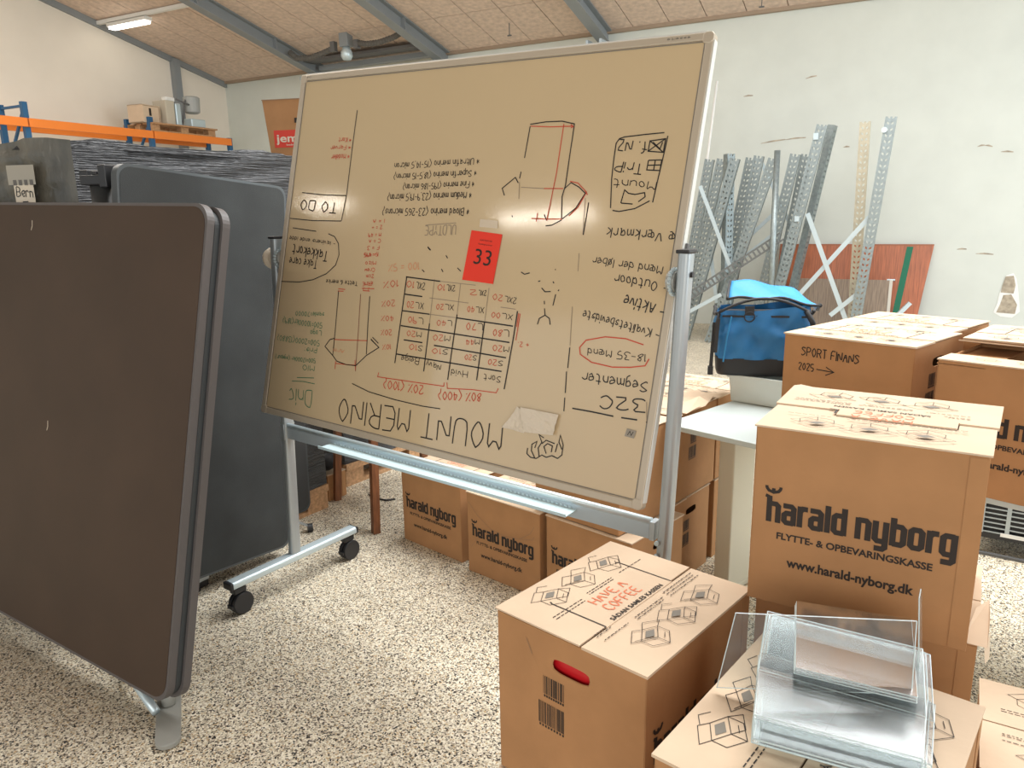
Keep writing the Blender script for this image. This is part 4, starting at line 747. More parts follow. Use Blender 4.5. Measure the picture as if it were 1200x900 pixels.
for p in (((-.776, -.6205), (.776, -.6205)), ((.776, -.6205), (.776, .6205)), ((.776, .6205), (-.776, .6205)), ((-.776, .6205), (-.776, -.6205))): m.ribbon(p, .003, .0002)
m.build('shadow_gap', INKG, pn)
vs, fs = type_mesh('Vanerum', .07, .006); m = MB(); m.mesh([(.63 - v[0] + .06, .632 - v[1], 0.0046) for v in vs], fs)
m = MB(); pen_text(m, 'esselte', (.735, .637), (.67, .637), .006, .0015, .0046, 0.1, random.Random(9)); m.build('maker_mark', INKG, fo)
m = MB(); pen_text(m, 'Chat', (-.745, .637), (-.778, .637), .005, .0012, .0046, 0.1, random.Random(8)); m.build('maker_mark', INKG, fo)
# pivots: knob, toothed disc and bracket
for x, side, z in ((.058, 1, 1.40), (1.730, -1, 1.37)):
    k = MB().tube([(x + side * .018, 0, z), (x + side * .040, 0, z)], .028, 20).build('pivot', simple('pivot_grey', (.40, .40, .37), .4, metal=.4), wb)
    if side == 1: MB().tube([(x - .045, 0, z), (x - .030, 0, z), (x - .018, 0, z)], [.036, .042, .030], 20).build('knob', PAPER, k)
    else: MB().tube([(x + .017, 0, z + .02), (x + .026, 0, z + .02)], .008, 8).build('screw', BLACKP, k)
    m = MB()
    for q in range(20): a = 2 * PI * q / 20; m.tube([(x + side * .022, math.cos(a) * .034, z + math.sin(a) * .034), (x + side * .030, math.cos(a) * .034, z + math.sin(a) * .034)], .005, 6)
    m.build('tooth_ring', ALUL, k)
m = MB(); m.box((BW / 2 + .003, -.12, -.030), (BW / 2 + .010, .09, -.012)); m.build('side_bracket', DGREY, wb, BML, bevel=.002)
m = MB(); m.box((-BW / 2 - .010, -.10, -.030), (-BW / 2 - .003, .10, -.012)); m.build('side_bracket', ALU, wb, BML, bevel=.002)

# writing
PEN = {'k': (MK, .0034), 'r': (MR, .0030), 'g': (MG, .0026), 'f': (MF, .0022), 'o': (MO, .0026), 'd': (MD, .0026)}
rw = random.Random(21)
LAB = {'title_writing': 'large black capitals upside down', 'size_table': 'hand-ruled size table in black and red', 'green_notes': 'green handwriting', 'jacket_sketch': 'black garment outline with red measuring lines',
       'crown_doodle': 'small black flame doodle', 'merino_list': 'five black lines on merino', 'persona_list': 'black list on the buyer group, one entry ringed red'}
for g, items in NOTES.items():
    sk = {}
    first = True
    for it in items:
        if it[0] == 'T':
            _, s, x0, y0, x1, y1, h, c = it; mb = MB()
            if g == 'title_writing': pen_text(mb, s, (x0, y0), (x1, y1), h, .0042, 0, .12, rw)
            else: pen_text(mb, s, (x0, y0), (x1, y1), h * .92, min(PEN[c][1] * 1.15, max(.0020, h * .095)), 0, .22, rw)
            o = mb.build('written_line', PEN[c][0], pn, T(0, 0, .0006))
            if first and g in LAB: o['label'] = LAB[g]
            first = False
        else:
            _, P, c, wd = it; mb = sk.setdefault(c, MB()); mb.ribbon([tuple(p) for p in P], PEN[c][1] * .95 * wd)
    for c, mb in sk.items():
        o = mb.build('drawn_strokes', PEN[c][0], pn, T(0, 0, .0006))
        if g.endswith(('sketch', 'doodle')) and g in LAB and c == 'k': o['label'] = LAB[g]

# things stuck on the board
def onboard(name, label, cat, P, z0, z1, mt, sub=None):
    cx = sum(p[0] for p in P) / len(P); cy = sum(p[1] for p in P) / len(P)
    r = root(name, BM @ T(cx, cy, z0), label, cat)
    MB().prism([(p[0] - cx, p[1] - cy) for p in P][::-1], 0, z1 - z0).build('sheet', mt, r)
    return r
rs_ = onboard('red_number_sheet', 'red paper sheet printed 33 stuck on the whiteboard', 'sign', [(.0944, .0942), (.2147, .0856), (.2054, -.0691), (.084, -.0648)], .0015, .0025, REDP)
m = MB(); vs, fs = type_mesh('33', .066, .048); ca = math.atan2(-.0086, .1203)
m.mesh([(v[0] - .028, v[1] - .028, 0) for v in vs], fs)
for s, x, y, wdt in (('AUKTION NR.', -.02, .046, .05), ('Katalognummer', -.022, .034, .055)):
    vs, fs = type_mesh(s, wdt, .005); m.mesh([(v[0] + x, v[1] + y, 0) for v in vs], fs)
m.build('printed_number', INK, rs_, T(-.001, .004, .0014) @ RZ(ca))
ta = onboard('tape_strip', 'clear tape strip just above the red sheet', 'tape', [(.1219, .1303), (.1916, .1271), (.1924, .1033), (.1227, .1061)], .0012, .0016, simple('clear_tape', (.60, .50, .37), .25))
tg = onboard('small_sticker', 'small grey sticker near the lower right corner of the whiteboard', 'sticker', [(.7219, -.4306), (.7505, -.4325), (.7464, -.4547), (.7177, -.453)], .0012, .0018, simple('sticker_grey', (.30, .27, .22), .6))
m = MB(); m.ribbon([(-.008, -.006), (-.002, .006), (.003, -.005), (.008, .006)], .002, .0009); m.build('printed_mark', INK, tg)
pp = root('folded_paper', BM @ T(.43, -.465, .001), 'torn white paper taped above the flame doodle on the whiteboard', 'paper')
def sheet(P, nm, z, seed):
    r3 = random.Random(seed); vs = []; N = 8
    for j in range(N + 1):
        for i in range(N + 1):
            s, t = i / N, j / N; a = [P[0][k] * (1 - s) + P[1][k] * s for k in (0, 1)]; b = [P[3][k] * (1 - s) + P[2][k] * s for k in (0, 1)]
            vs.append((a[0] * (1 - t) + b[0] * t - .43, a[1] * (1 - t) + b[1] * t + .465, z + .004 * math.sin(s * 7 + seed) * math.sin(t * 5) + .004 * r3.random() + .014 * t * (1 - s * .6)))
    m = MB(); m.mesh(vs, [(j * (N + 1) + i, (j + 1) * (N + 1) + i, (j + 1) * (N + 1) + i + 1, j * (N + 1) + i + 1) for j in range(N) for i in range(N)]); return m.build(nm, PAPER, pp)
sheet([(.3720, -.4300), (.5054, -.4298), (.4984, -.4921), (.4012, -.5000)], 'sheet', .004, 2)
sheet([(.3580, -.4300), (.4000, -.4480), (.4012, -.5040), (.3262, -.5000)], 'sheet', .002, 5)

# ================================================================== cartons
def cb_(name, label, *a, **k): return carton('moving_box', label, *a, **k)
FY = -.735
cb_('a', 'leftmost kraft box on the floor below the whiteboard tray', -.543, 3.424, 0, -.741, group=None)
cb_('b', 'dented kraft box on the floor, second from left below the whiteboard tray', -.207, 3.076, 0, -.715, lid='plain')
BB_ = bpy.data.objects['moving_box.002']
m = MB(); m.ribbon([(.01, .33), (.06, .28), (.14, .235), (.22, .225), (.30, .235), (.36, .275), (.40, .345)], .0022); m.ribbon([(.30, .235), (.37, .25), (.402, .30)], .002); m.ribbon([(.02, .12), (.05, .16), (.09, .19)], .0016)
m.build('crease', KEDGE, BB_, Matrix(((1, 0, 0, 0), (0, 0, -1, -.0012), (0, 1, 0, 0), (0, 0, 0, 1))))
cb_('d', 'kraft box on the floor behind the have-a-coffee box, third below the tray', .128, 2.797, 0, -.758, lid='plain')
er = Vector((.385, 2.567)); ed = Vector((math.cos(-.76), math.sin(-.76)))
e0 = er - ed * .41
cb_('e', 'kraft box stacked one level up, half hidden behind the whiteboard right corner', e0.x, e0.y, .38, -.76, logo=False)
jd = Vector((math.cos(-.706), math.sin(-.706))); jn = Vector((-jd.y, jd.x))
j3 = Vector((.632, 2.840)) - jd * .41
cb_('j3', 'bottom kraft box beside the white desk, behind the right post', j3.x, j3.y, 0, -.706, lid='corner')
j2 = Vector((.657, 2.872)) - jd * .41
J2 = cb_('j2', 'kraft box with crumpled lid, on top behind the right post', j2.x, j2.y, .38, -.706, lid='corner')
j5 = j2 + jn * .375
cb_('j5', 'lower kraft box hidden behind the stack left of the desk', j5.x + jd.x * .0, j5.y, 0, -.706, lid='plain', logo=False)
cb_('j4', 'upper kraft box at the back of the stack left of the desk', j5.x, j5.y, .38, -.706, lid='corner', logo=False)
# crumpled flaps on the stack beside the desk
m = MB(); m.mesh([(.22, -.01, .376), (.425, -.012, .376), (.435, .20, .380), (.40, .36, .392), (.30, .35, .400), (.24, .16, .385)], [(0, 1, 2, 3, 4, 5)])
m.mesh([(.36, .02, .39), (.44, .02, .385), (.455, .18, .405), (.42, .17, .425), (.39, .10, .41)], [(0, 1, 2, 3, 4)]); m.build('torn_flap', KRAFT2, J2)
# foreground stack
C0 = cb_('c0', 'hidden kraft box at floor level below the have-a-coffee box', .228, 1.161, 0, .834, logo=False, lid='plain')
CC = cb_('c', 'near kraft box reading HAVE A COFFEE, with red showing in its hand hole', .228, 1.161, .38, .834)
fo_ = tag(MB().box((.012, .05, .24), (.020, .30, .36)).build('red_folder', REDC, None, survey(.228, 1.161, .38, .834)), 'red folder seen through the hand hole of the have-a-coffee box', 'folder')
MB().ribbon([(.085, .31), (.10, .34)], .002).build('crease', KEDGE, CC, Matrix(((0, 0, -1, -.001), (1, 0, 0, .18), (0, 1, 0, 0), (0, 0, 0, 1))))
G0 = cb_('g0', 'kraft box at floor level under the near right stack', .478, .735, 0, .865, L=.43, logo=False, lid='plain')
GG = cb_('g', 'near right kraft box with clear acrylic lying on its lid', .478, .735, .38, .865, L=.43, lid='plain', logo=False)
F0 = cb_('f0', 'bottom kraft box of the stack carrying the large logo box', .515, 1.462, 0, -.575, logo=False, lid='plain')
F1 = cb_('f1', 'kraft box with torn lid edge under the large logo box', .518, 1.462, .38, -.565, logo=False, lid='plain', L=.405)
m = MB(); m.mesh([(.36, -.012, .380), (.42, -.014, .378), (.424, .10, .379), (.423, .20, .376), (.40, .14, .380), (.385, .02, .380)], [(0, 1, 2, 3, 4, 5)])
m.mesh([(.415, -.01, .378), (.425, .05, .376), (.428, .04, .33), (.42, -.005, .34)], [(0, 1, 2, 3)]); m.build('torn_flap', KRAFT2, F1)
FF = cb_('f', 'large front kraft box with the big black harald nyborg logo, topmost of its stack', .486, 1.427, .76, -.578, L=.395, lid='centre', lidflip=True)
U0 = cb_('u0', 'low kraft box on the floor at the lower right corner', 1.00, 1.385, 0, -.55, lid='plain', logo=False, H=.365)
m = MB()
m.mesh([(0, -.004, .372), (.2, -.004, .372), (.2, -.12, .395), (0, -.11, .39)], [(0, 1, 2, 3)]); m.mesh([(.21, -.004, .372), (.41, -.004, .372), (.41, -.12, .385), (.22, -.12, .40)], [(0, 1, 2, 3)]); m.build('open_flap', KRAFT2, U0)

# ================================================================== desk and what stands on it
DY = -.824
dr = root('white_desk', survey(.587, 2.771, 0, DY), 'white desk with a cream leg behind the boxes', 'desk')
MB().prism(rrect(1.62, .80, .012), .735, .755).build('desk_top', DESKW, dr, bevel=.002)
for x in (.10, 1.45):
    l = MB().prism(rrect(.07, .165, .006), .025, .735).build('leg', CREAM, dr, T(x, .235, 0)); MB().prism(rrect(.075, .72, .012), 0, .025).build('foot', CREAM, l, T(-.002, -.20, 0), bevel=.004)
MB().box((.14, .30, .690), (1.5, .34, .733)).build('cross_rail', CREAM, dr)
MB().tube([(.26, .52, .02), (.26, .52, .075)], .045, 16).build('cable_pot', DESKW, dr, smooth=False)
Ssd = Vector((math.cos(-.86), math.sin(-.86))); Ssn = Vector((-Ssd.y, Ssd.x))
SF = cb_('s', 'kraft box on the desk hand-lettered SPORT FINANS 2025', .950, 2.555, .76, -.868, L=.43, logo=False, lid='corner')
m = MB(); rq = random.Random(6)
pen_text(m, 'SPORT FINANS', (.065, .305), (.262, .300), .030, .0034, 0, .12, rq); pen_text(m, '2025', (.058, .255), (.112, .255), .024, .0032, 0, .12, rq)
m.ribbon([(.122, .264), (.182, .262)], .0032); m.ribbon([(.155, .276), (.183, .262), (.155, .248)], .0032)
m.build('handwriting', MK, SF, Matrix(((1, 0, 0, 0), (0, 0, -1, -.0012), (0, 1, 0, 0), (0, 0, 0, 1))))
q = Vector((.950, 2.555)) + Ssn * .37 + Ssd * .0
cb_('s2', 'kraft box on the desk directly behind the SPORT FINANS box', q.x, q.y, .76, -.868, L=.40, logo=False, lid='corner')
HH = cb_('h', 'right-hand kraft box with half open lid, nearest on the desk', 1.212, 2.075, .757, -.845, L=.42, lid='ajar')
hd = Vector((math.cos(-.845), math.sin(-.845))); hn = Vector((-hd.y, hd.x))
q = Vector((1.212, 2.075)) + hn * .385 - hd * .0
cb_('t', 'kraft box behind the half open box on the desk', 1.478, 2.40, .757, -.80, L=.41, lid='corner', logo=False, lidflip=True)

bn = root('plastic_bin', survey(.923, 3.099, .757, -.75), 'milky white plastic bin on the desk under the blue bag', 'bin')
m = MB(); bw, bd, bh = .26, .17, .118
vs = []
for z, g in ((0, .010), (bh, 0), (bh, .004), (.004, .014)): vs += [(g, g, z), (bw - g, g, z), (bw - g, bd - g, z), (g, bd - g, z)]
fs = [(3, 2, 1, 0)]
for a in (0, 4, 8):
    for k in range(4): fs.append((a + k, a + (k + 1) % 4, a + 4 + (k + 1) % 4, a + 4 + k))
fs.append((12, 13, 14, 15)); m.mesh(vs, fs); m.build('tub', BIN, bn, bevel=.003)
m = MB()
for a, b in (((-.006, -.006), (bw + .006, .004)), ((-.006, bd - .004), (bw + .006, bd + .006)), ((-.006, 0), (.004, bd)), ((bw - .004, 0), (bw + .006, bd))): m.box((*a, bh - .012), (*b, bh))
m.build('rim', BIN, bn)

# blue tool bag
bg = root('blue_bag', survey(.865, 3.065, .878, -.22), 'blue nylon tool bag with black base and open top on the bin', 'bag')
BL_, BD_, BH_ = .36, .24, .27
def bag_pt(s, t, z):
    """s,t in 0..1 over the footprint ring; z 0..1"""
    x = (s - .5) * BL_; y = (t - .5) * BD_
    k = 1.0 + .10 * math.sin(z * PI) - .10 * z
    return (BL_ / 2 + x * (1 + .04 * math.sin(z * PI)), BD_ / 2 + y * k, z * BH_)
def bag_surface(z0, z1, nm, mt, amp, off=0.0):
    ring = []; N = 28
    for k in range(N): ring.append((k / N, 0.0))
    for k in range(14): ring.append((1.0, k / 14))
    for k in range(N): ring.append((1 - k / N, 1.0))
    for k in range(14): ring.append((0.0, 1 - k / 14))
    n = len(ring); nz = max(3, int(22 * (z1 - z0))); vs = []
    for j in range(nz + 1):
        z = z0 + (z1 - z0) * j / nz
        for i, (s, t) in enumerate(ring):
            # rounded corners
            cx, cy = s - .5, t - .5; rr = 1 - .10 * (abs(cx) * 2) ** 6 * (abs(cy) * 2) ** 6
            p = bag_pt(.5 + cx * rr, .5 + cy * rr, z)
            u = s if t < .5 else 1 - s
            f = amp * (math.sin(10 * (u * 1.4 + z * .9)) * .5 + math.sin(23 * u - 14 * z + 2) * .35 + math.sin(6 * z + 15 * t) * .4 + .9 * max(0, 1 - abs(z - .78 + .5 * abs(u - .35)) * 9))
            ox = (1 if s >= 1 else -1 if s <= 0 else 0) * (f + off); oy = (1 if t >= 1 else -1 if t <= 0 else 0) * (f + off)
            vs.append((p[0] + ox, p[1] + oy, p[2] + (.05 * max(0, s - .45) * (j == nz and z1 > .9)) ))
    fs = [(j * n + i, j * n + (i + 1) % n, (j + 1) * n + (i + 1) % n, (j + 1) * n + i) for j in range(nz) for i in range(n)]
    if z0 == 0: fs.append(tuple(range(n - 1, -1, -1)))
    return MB().mesh(vs, fs).build(nm, mt, bg, smooth=True)
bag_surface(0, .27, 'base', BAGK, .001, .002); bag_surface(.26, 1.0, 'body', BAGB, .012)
# dark opening, arched zip band, raised lid flap
def arc(s, k=0.0): return .030 * math.sin(PI * s) + .055 * s * (1 - s) * 2 + k
m = MB(); m.tube([(BL_ * s - .005, -.004, BH_ - .005 + arc(s)) for s in [i / 14 for i in range(15)]], .006, 8); m.build('zip_band', BAGK, bg, smooth=True)
m = MB(); m.tube([(-.012 + .004 * math.sin(9 * t), BD_ * t, BH_ - .01 - .015 * math.sin(PI * t)) for t in [i / 8 for i in range(9)]], .008, 8); m.tube([(BL_ + .004, BD_ * t, BH_ + .004 - .03 * math.sin(PI * t)) for t in [i / 8 for i in range(9)]], .008, 8)
m.tube([(-.003, .0, BH_ - .01), (-.016, -.006, BH_ * .75), (-.010, -.004, BH_ * .55)], .006, 8); m.tube([(BL_ * .93, -.004, BH_ + .005), (BL_ * 1.0, -.008, BH_ * .85), (BL_ * 1.03, .0, BH_ * .72)], .011, 8); m.build('piping', BAGK, bg, smooth=True)
vs = []; N, Mq = 18, 12
for j in range(Mq + 1):
    for i in range(N + 1):
        s, t = i / N, j / Mq
        x = -.0 + .36 * s; y = .02 + t * (.20 - .02); z = BH_ + .012 + (.035 + .065 * t) * (1 - .75 * s) + .018 * math.sin(PI * s) + .006 * math.sin(13 * s + 5 * t) - .03 * s * (t < .0)
        vs.append((x + .02 * t, y, z - .045 * max(0, s - .75) * 4 * t))
fs = [(j * (N + 1) + i, j * (N + 1) + i + 1, (j + 1) * (N + 1) + i + 1, (j + 1) * (N + 1) + i) for j in range(Mq) for i in range(N)]
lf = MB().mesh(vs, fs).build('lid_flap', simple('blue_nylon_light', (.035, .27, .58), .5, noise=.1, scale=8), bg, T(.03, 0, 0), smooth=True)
lf.modifiers.new('thickness', 'SOLIDIFY').thickness = .006
m = MB(); m.tube([(vs[i][0] + .03, vs[i][1] - .003, vs[i][2]) for i in range(N + 1)], .005, 8); m.tube([(vs[j * (N + 1)][0] + .027, vs[j * (N + 1)][1], vs[j * (N + 1)][2]) for j in range(Mq + 1)], .006, 8); m.tube([(vs[j * (N + 1) + N][0] + .03, vs[j * (N + 1) + N][1], vs[j * (N + 1) + N][2]) for j in range(Mq + 1)], .008, 8); m.build('lid_binding', BAGK, bg, smooth=True)
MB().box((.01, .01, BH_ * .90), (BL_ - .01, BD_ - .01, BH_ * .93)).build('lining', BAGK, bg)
# ring tab on the front
m = MB(); m.tube([(.115 + .020 * math.cos(a), -.022, BH_ - .020 + .020 * math.sin(a)) for a in [2 * PI * k / 16 for k in range(17)]], .003, 6); m.box((.097, -.020, BH_ - .015), (.133, -.010, BH_ + .022)); m.build('ring_tab', BAGK, bg)
m = MB()
for x, y, z0_, z1_ in ((-.020, .02, .03, .22), (-.018, .10, -.01, .16), (-.006, -.012, .10, .24)): m.bar((x, y, z1_), (x - .008, y - .01, z0_), .014, .005, (0, 1, 0))
m.box((-.040, .0, .0), (-.018, .025, .035)); m.build('strap', BAGK, bg)
m = MB(); m.tube([(.02, -.014, .06), (.030, -.022, .16), (.045, -.018, .25)], .0035, 6); m.build('seam', simple('seam_blue', (.03, .25, .55), .5), bg)

# low black grille box on the floor under the desk
gr = root('grille_box', survey(2.10, 3.20, 0, -.62), 'low black box with a white grille on the floor under the desk', 'crate')
m = MB(); m.box((0, 0, .075), (.9, .5, .10)); m.box((0, 0, .245), (.9, .5, .262)); m.box((0, .02, .10), (.9, .03, .245)); m.build('frame', BLACKP, gr)
for x in (0, .87):
    for y in (0, .46): MB().box((x, y, 0), (x + .025, y + .025, .08)).build('leg', BLACKP, gr)
gm = simple('grille_white', (.42, .47, .48), .5)
for k in range(9): MB().box((.035 + k * .10, -.006, .10), (.052 + k * .10, .004, .246)).build('upright_bar', gm, gr)
for k in range(7): MB().box((.0, -.004, .104 + k * .0225), (.9, .002, .109 + k * .0225)).build('slat', gm, gr)
MB().box((.12, -.010, .095), (.27, -.007, .112)).build('label_strip', WHITE, gr)
MB().box((-.02, -.03, .0), (.95, -.012, .012)).build('floor_strip', DGREY, gr)  # thin dark strip on the floor along the front

# wooden stool
st = root('wooden_side_table', survey(-.615, 3.875, 0, .5713), 'small reddish wooden table with slim legs behind the whiteboard stand', 'table')
MB().prism([(x - .30, y - .30) for x, y in rrect(.60, .60, .03)], .68, .705).build('table_top', STOOLW, st, bevel=.004)
for sx, sy in ((-1, -1), (1, -1), (1, 1), (-1, 1)):
    MB().bar((sx * .24, sy * .24, .68), (sx * .275, sy * .275, 0.0), .036, .036).build('leg', STOOLW, st)
for a, b_ in (((-1, -1), (1, -1)), ((-1, 1), (1, 1)), ((-1, -1), (-1, 1)), ((1, -1), (1, 1))): MB().bar((a[0] * .24, a[1] * .24, .655), (b_[0] * .24, b_[1] * .24, .655), .02, .05).build('apron', STOOLW, st)
# carton, wooden plank and cord by the pallet
pk = carton('small_carton', 'small kraft carton with black bag on it beside the pallet', -1.035, 3.93, 0, .95, L=.13, W=.12, H=.15, lid='plain', logo=False)
for ch in list(pk.children):
    if ch.name.startswith('printed'): bpy.data.objects.remove(ch)
for ch in list(pk.children_recursive):
    if ch.name.startswith('printed'): bpy.data.objects.remove(ch)
bk = MB(); vs = []
for j in range(7):
    for i in range(12):
        a = 2 * PI * i / 12; t = j / 6; r0 = math.sin(PI * min(.999, max(.03, t))) ** .6; vs.append((math.cos(a) * .07 * r0 * (1 + .15 * noisef(i, j)), math.sin(a) * .06 * r0 * (1 + .2 * noisef(j, i)), .10 * t))
bk.mesh(vs, [(j * 12 + i, j * 12 + (i + 1) % 12, (j + 1) * 12 + (i + 1) % 12, (j + 1) * 12 + i) for j in range(6) for i in range(12)])
tag(bk.build('black_cloth_bag', BAGK, None, survey(-1.055, 4.02, .158, 1.0), smooth=True), 'crumpled black cloth bag on the small carton by the pallet', 'bag')
cdp = [(0, 0, .006), (.03, -.03, .006), (.07, -.02, .006), (.09, -.05, .006), (.14, -.06, .006), (.18, -.03, .006)]
tag(MB().tube(cdp, .005, 6).build('power_cable', BLACKP, None, survey(-.83, 4.02, 0, -.3), smooth=True), 'short black cord on the floor beside the small carton', 'cord')

# ================================================================== galvanised uprights leaning at the back wall
def upright_data(Ln, wd=.112, dp=.07, nm='upright'):
    """perforated C profile: front plate as three strips and slanted rungs, two side flanges"""
    m = MB(); t = .003; hw = wd / 2
    m.box((-hw, 0, 0), (-hw + .024, t, Ln)); m.box((-.011, 0, 0), (.011, t, Ln)); m.box((hw - .024, 0, 0), (hw, t, Ln))
    k = 0; z = .02
    while z < Ln - .04:
        for s in (-1, 1):
            a, b = (s * .011, s * (hw - .024)); x0, x1 = min(a, b), max(a, b)
            lo, hi = (.012, 0) if s < 0 else (0, .012)
            m.mesh([(x0, 0, z + lo), (x1, 0, z + hi), (x1, 0, z + hi + .040), (x0, 0, z + lo + .040), (x0, t, z + lo), (x1, t, z + hi), (x1, t, z + hi + .040), (x0, t, z + lo + .040)], [(0, 1, 2, 3), (7, 6, 5, 4), (3, 2, 6, 7), (0, 4, 5, 1)])
        z += .062
    m.box((-hw, t, 0), (-hw + t, dp, Ln)); m.box((hw - t, t, 0), (hw, dp, Ln)); m.box((-hw, dp, 0), (-hw + .018, dp + t, Ln)); m.box((hw - .018, dp, 0), (hw, dp + t, Ln))
    return m.data(nm, GALV)
UP25 = upright_data(2.5); UP22 = upright_data(2.2)
def lean_matrix(a, b, rot=0.0):
    """b floor point, a top point"""
    a, b = Vector(a), Vector(b); z = (a - b).normalized(); y = Vector((0, 1, 0)); x = y.cross(z).normalized(); y = z.cross(x)
    return Matrix(((x.x, y.x, z.x, b.x), (x.y, y.y, z.y, b.y), (x.z, y.z, z.z, b.z), (0, 0, 0, 1))) @ RZ(rot)
# right-hand frame: two long uprights joined by crossed braces
fr1 = root('braced_upright_pair', T(-.886, 9.2, 0), 'tall galvanised rack frame with crossed braces right of the blue bag', 'rack part')
FO = T(.886, -9.2, 0)
for a, b in (((-.876, 9.2, 2.508), (-1.356, 9.2, 0)), ((-.209, 9.2, 2.505), (-.416, 9.2, 0))):
    link('rack_upright', UP25, fr1, FO @ lean_matrix(a, b)); 
for a, b in (((-.981, 9.27, 1.509), (-.487, 9.27, .30)), ((-.340, 9.30, 1.46), (-1.10, 9.30, .47)), ((-.66, 9.245, .36), (-.39, 9.245, .62))):
    MB().bar(Vector(a) - Vector((-.886, 9.2, 0)), Vector(b) - Vector((-.886, 9.2, 0)),  .050, .012, (0, 1, 0)).build('brace', ALUL, fr1)
m = MB(); m.tube([(.62, -.01, 2.36), (.62, -.03, 2.36)], .03, 8); m.box((-.08, -.02, 2.30), (-.03, -.004, 2.37)); m.box((-.22, -.02, 1.42), (-.17, -.004, 1.48)); m.build('clip', ALUL, fr1)
def single(a, b, label, data, rot=0.0):
    o = link('rack_upright', data, None, lean_matrix(a, b, rot)); tag(o, label, 'rack part'); return o
single((-.766, 9.5, 2.466), (-1.18, 9.5, 0), 'plain galvanised upright leaning just behind the tall braced frame', UP25, 1.35)
o = single((-.479, 9.62, 2.50), (-.431, 9.62, 0), 'brassy perforated upright standing straight inside the tall braced frame', UP25)
o.data = UP25.copy(); o.data.materials[0] = simple('brassy_galvanised', (.46, .42, .32), .4, metal=.6, noise=.15)
LST = [((-2.192, 9.6, 2.16), (-2.533, 9.6, 0), 'leftmost short upright, just clear of the whiteboard edge'), ((-1.979, 9.4, 2.257), (-2.425, 9.4, 0), 'second upright from the left in the leaning cluster'),
       ((-1.779, 9.1, 2.171), (-2.302, 9.1, 0), 'front upright crossing low behind the bag left end'), ((-1.712, 9.62, 2.119), (-2.066, 9.62, 0), 'rear upright in the middle of the leaning cluster'),
       ((-1.573, 9.4, 2.159), (-1.92, 9.4, 0), 'upright with a dark side in the middle of the cluster'), ((-1.349, 9.0, 2.099), (-1.974, 9.0, 0), 'nearest slanted upright of the cluster, left of the tube'),
       ((-1.15, 9.3, 2.198), (-1.545, 9.3, 0), 'slanted upright right of the round tube'), ((-1.074, 9.62, 2.204), (-1.374, 9.62, 0), 'rear upright just left of the tall braced frame'),
       ((-1.845, 9.22, 1.932), (-1.802, 9.22, 0), 'short vertical upright standing straight within the cluster')]
for i, (a, b, lb) in enumerate(LST): single(a, b, 'galvanised ' + lb, UP22, .9 if i in (8,) else 0)
tb = tag(MB().tube([(0, 0, 0), (.026, 0, -2.19)], .032, 14).build('steel_tube', GALV, None, T(-1.28, 8.80, 2.18), smooth=True), 'plain grey round tube standing in the cluster of uprights', 'tube')
BR = [((-2.14, 8.97, 1.84), (-1.73, 8.97, .86), 'white diagonal strip from the leftmost upright'), ((-2.049, 9.2, 1.126), (-1.939, 9.2, .461), 'short steep pale strip low in the cluster'),
      ((-1.292, 9.6, 1.611), (-1.962, 9.6, .95), 'pale strip sloping down left behind the tube'), ((-1.319, 9.5, 1.315), (-2.541, 9.5, .295), 'long thin grey strip sloping down left'),
      ((-1.59, 9.72, 2.118), (-1.20, 9.72, 1.35), 'rear pale strip sloping down right near the cluster top'), ((-1.81, 8.8, .609), (-2.80, 8.8, .02), 'lowest pale strip beside the bag')]
for a, b, lb in BR:
    d = Vector(b) - Vector(a); tag(MB().bar((0, 0, 0), d, .042, .012, (0, 1, 0)).build('brace_strip', ALUL, None, T(*a)), lb + ' of the galvanised parts', 'rack part')
# dark perforated angle
a, b = Vector((-1.19, 8.88, 1.268)), Vector((-2.43, 8.88, .40)); Ln = (b - a).length
m = MB(); m.box((-.05, 0, 0), (-.030, .003, Ln)); m.box((.030, 0, 0), (.05, .003, Ln)); z = 0
while z < Ln - .03: m.box((-.030, 0, z), (.030, .003, z + .022)); z += .055
m.box((-.05, .003, 0), (-.047, .05, Ln))
tag(m.build('perforated_angle', simple('dark_galvanised', (.16, .17, .17), .5, metal=.5), None, lean_matrix(a, b)), 'dark perforated steel angle sloping across behind the blue bag', 'rack part')
tag(MB().tube([(0, 0, 0), (-.28, .0, -3.1)], .016, 8).build('white_pole', WHITE, None, T(-2.20, 9.9, 3.12), smooth=True), 'thin white pole leaning beside the whiteboard right edge', 'pole')

# boards leaning on the back wall
def leanboard(name, label, x0, x1, zt, v0, v1, th, mt, edge=None, skew=0.0):
    ang = math.atan2(v1 - v0, zt); Lh = math.hypot(zt, v1 - v0)
    r = root(name, T(x0, v0, 0) @ Matrix.Rotation(-ang, 4, 'X'), label, 'board')
    w_ = x1 - x0
    vs = [(0, 0, 0), (w_ - skew, 0, 0), (w_, 0, Lh), (0, 0, Lh)]; vs = vs + [(x, th, z) for x, _, z in vs]
    MB().mesh(vs, [(0, 1, 2, 3), (7, 6, 5, 4), (0, 4, 5, 1), (1, 5, 6, 2), (2, 6, 7, 3), (3, 7, 4, 0)]).build('panel', mt, r, bevel=.004)
    return r, Lh
r, Lh = leanboard('tabletop', 'orange-brown veneered tabletop with green tape leaning on the back wall', -1.42, .355, 1.115, 10.22, 10.50, .03, TEAK, skew=.14)
MB().mesh([(1.36, -.002, .0), (1.43, -.002, .0), (1.553, -.002, Lh - .03), (1.483, -.002, Lh - .03)], [(0, 1, 2, 3)]).build('green_tape', GREEN, r)
m = MB(); m.box((0, -.003, Lh - .016), (1.775, .0, Lh)); m.build('edge_band', simple('teak_edge', (.30, .09, .03), .5), r)
r, Lh = leanboard('shelf_board', 'grey oak shelf board with pale edge, in front of the orange tabletop', -1.22, -.09, .70, 10.02, 10.18, .03, OAKG)
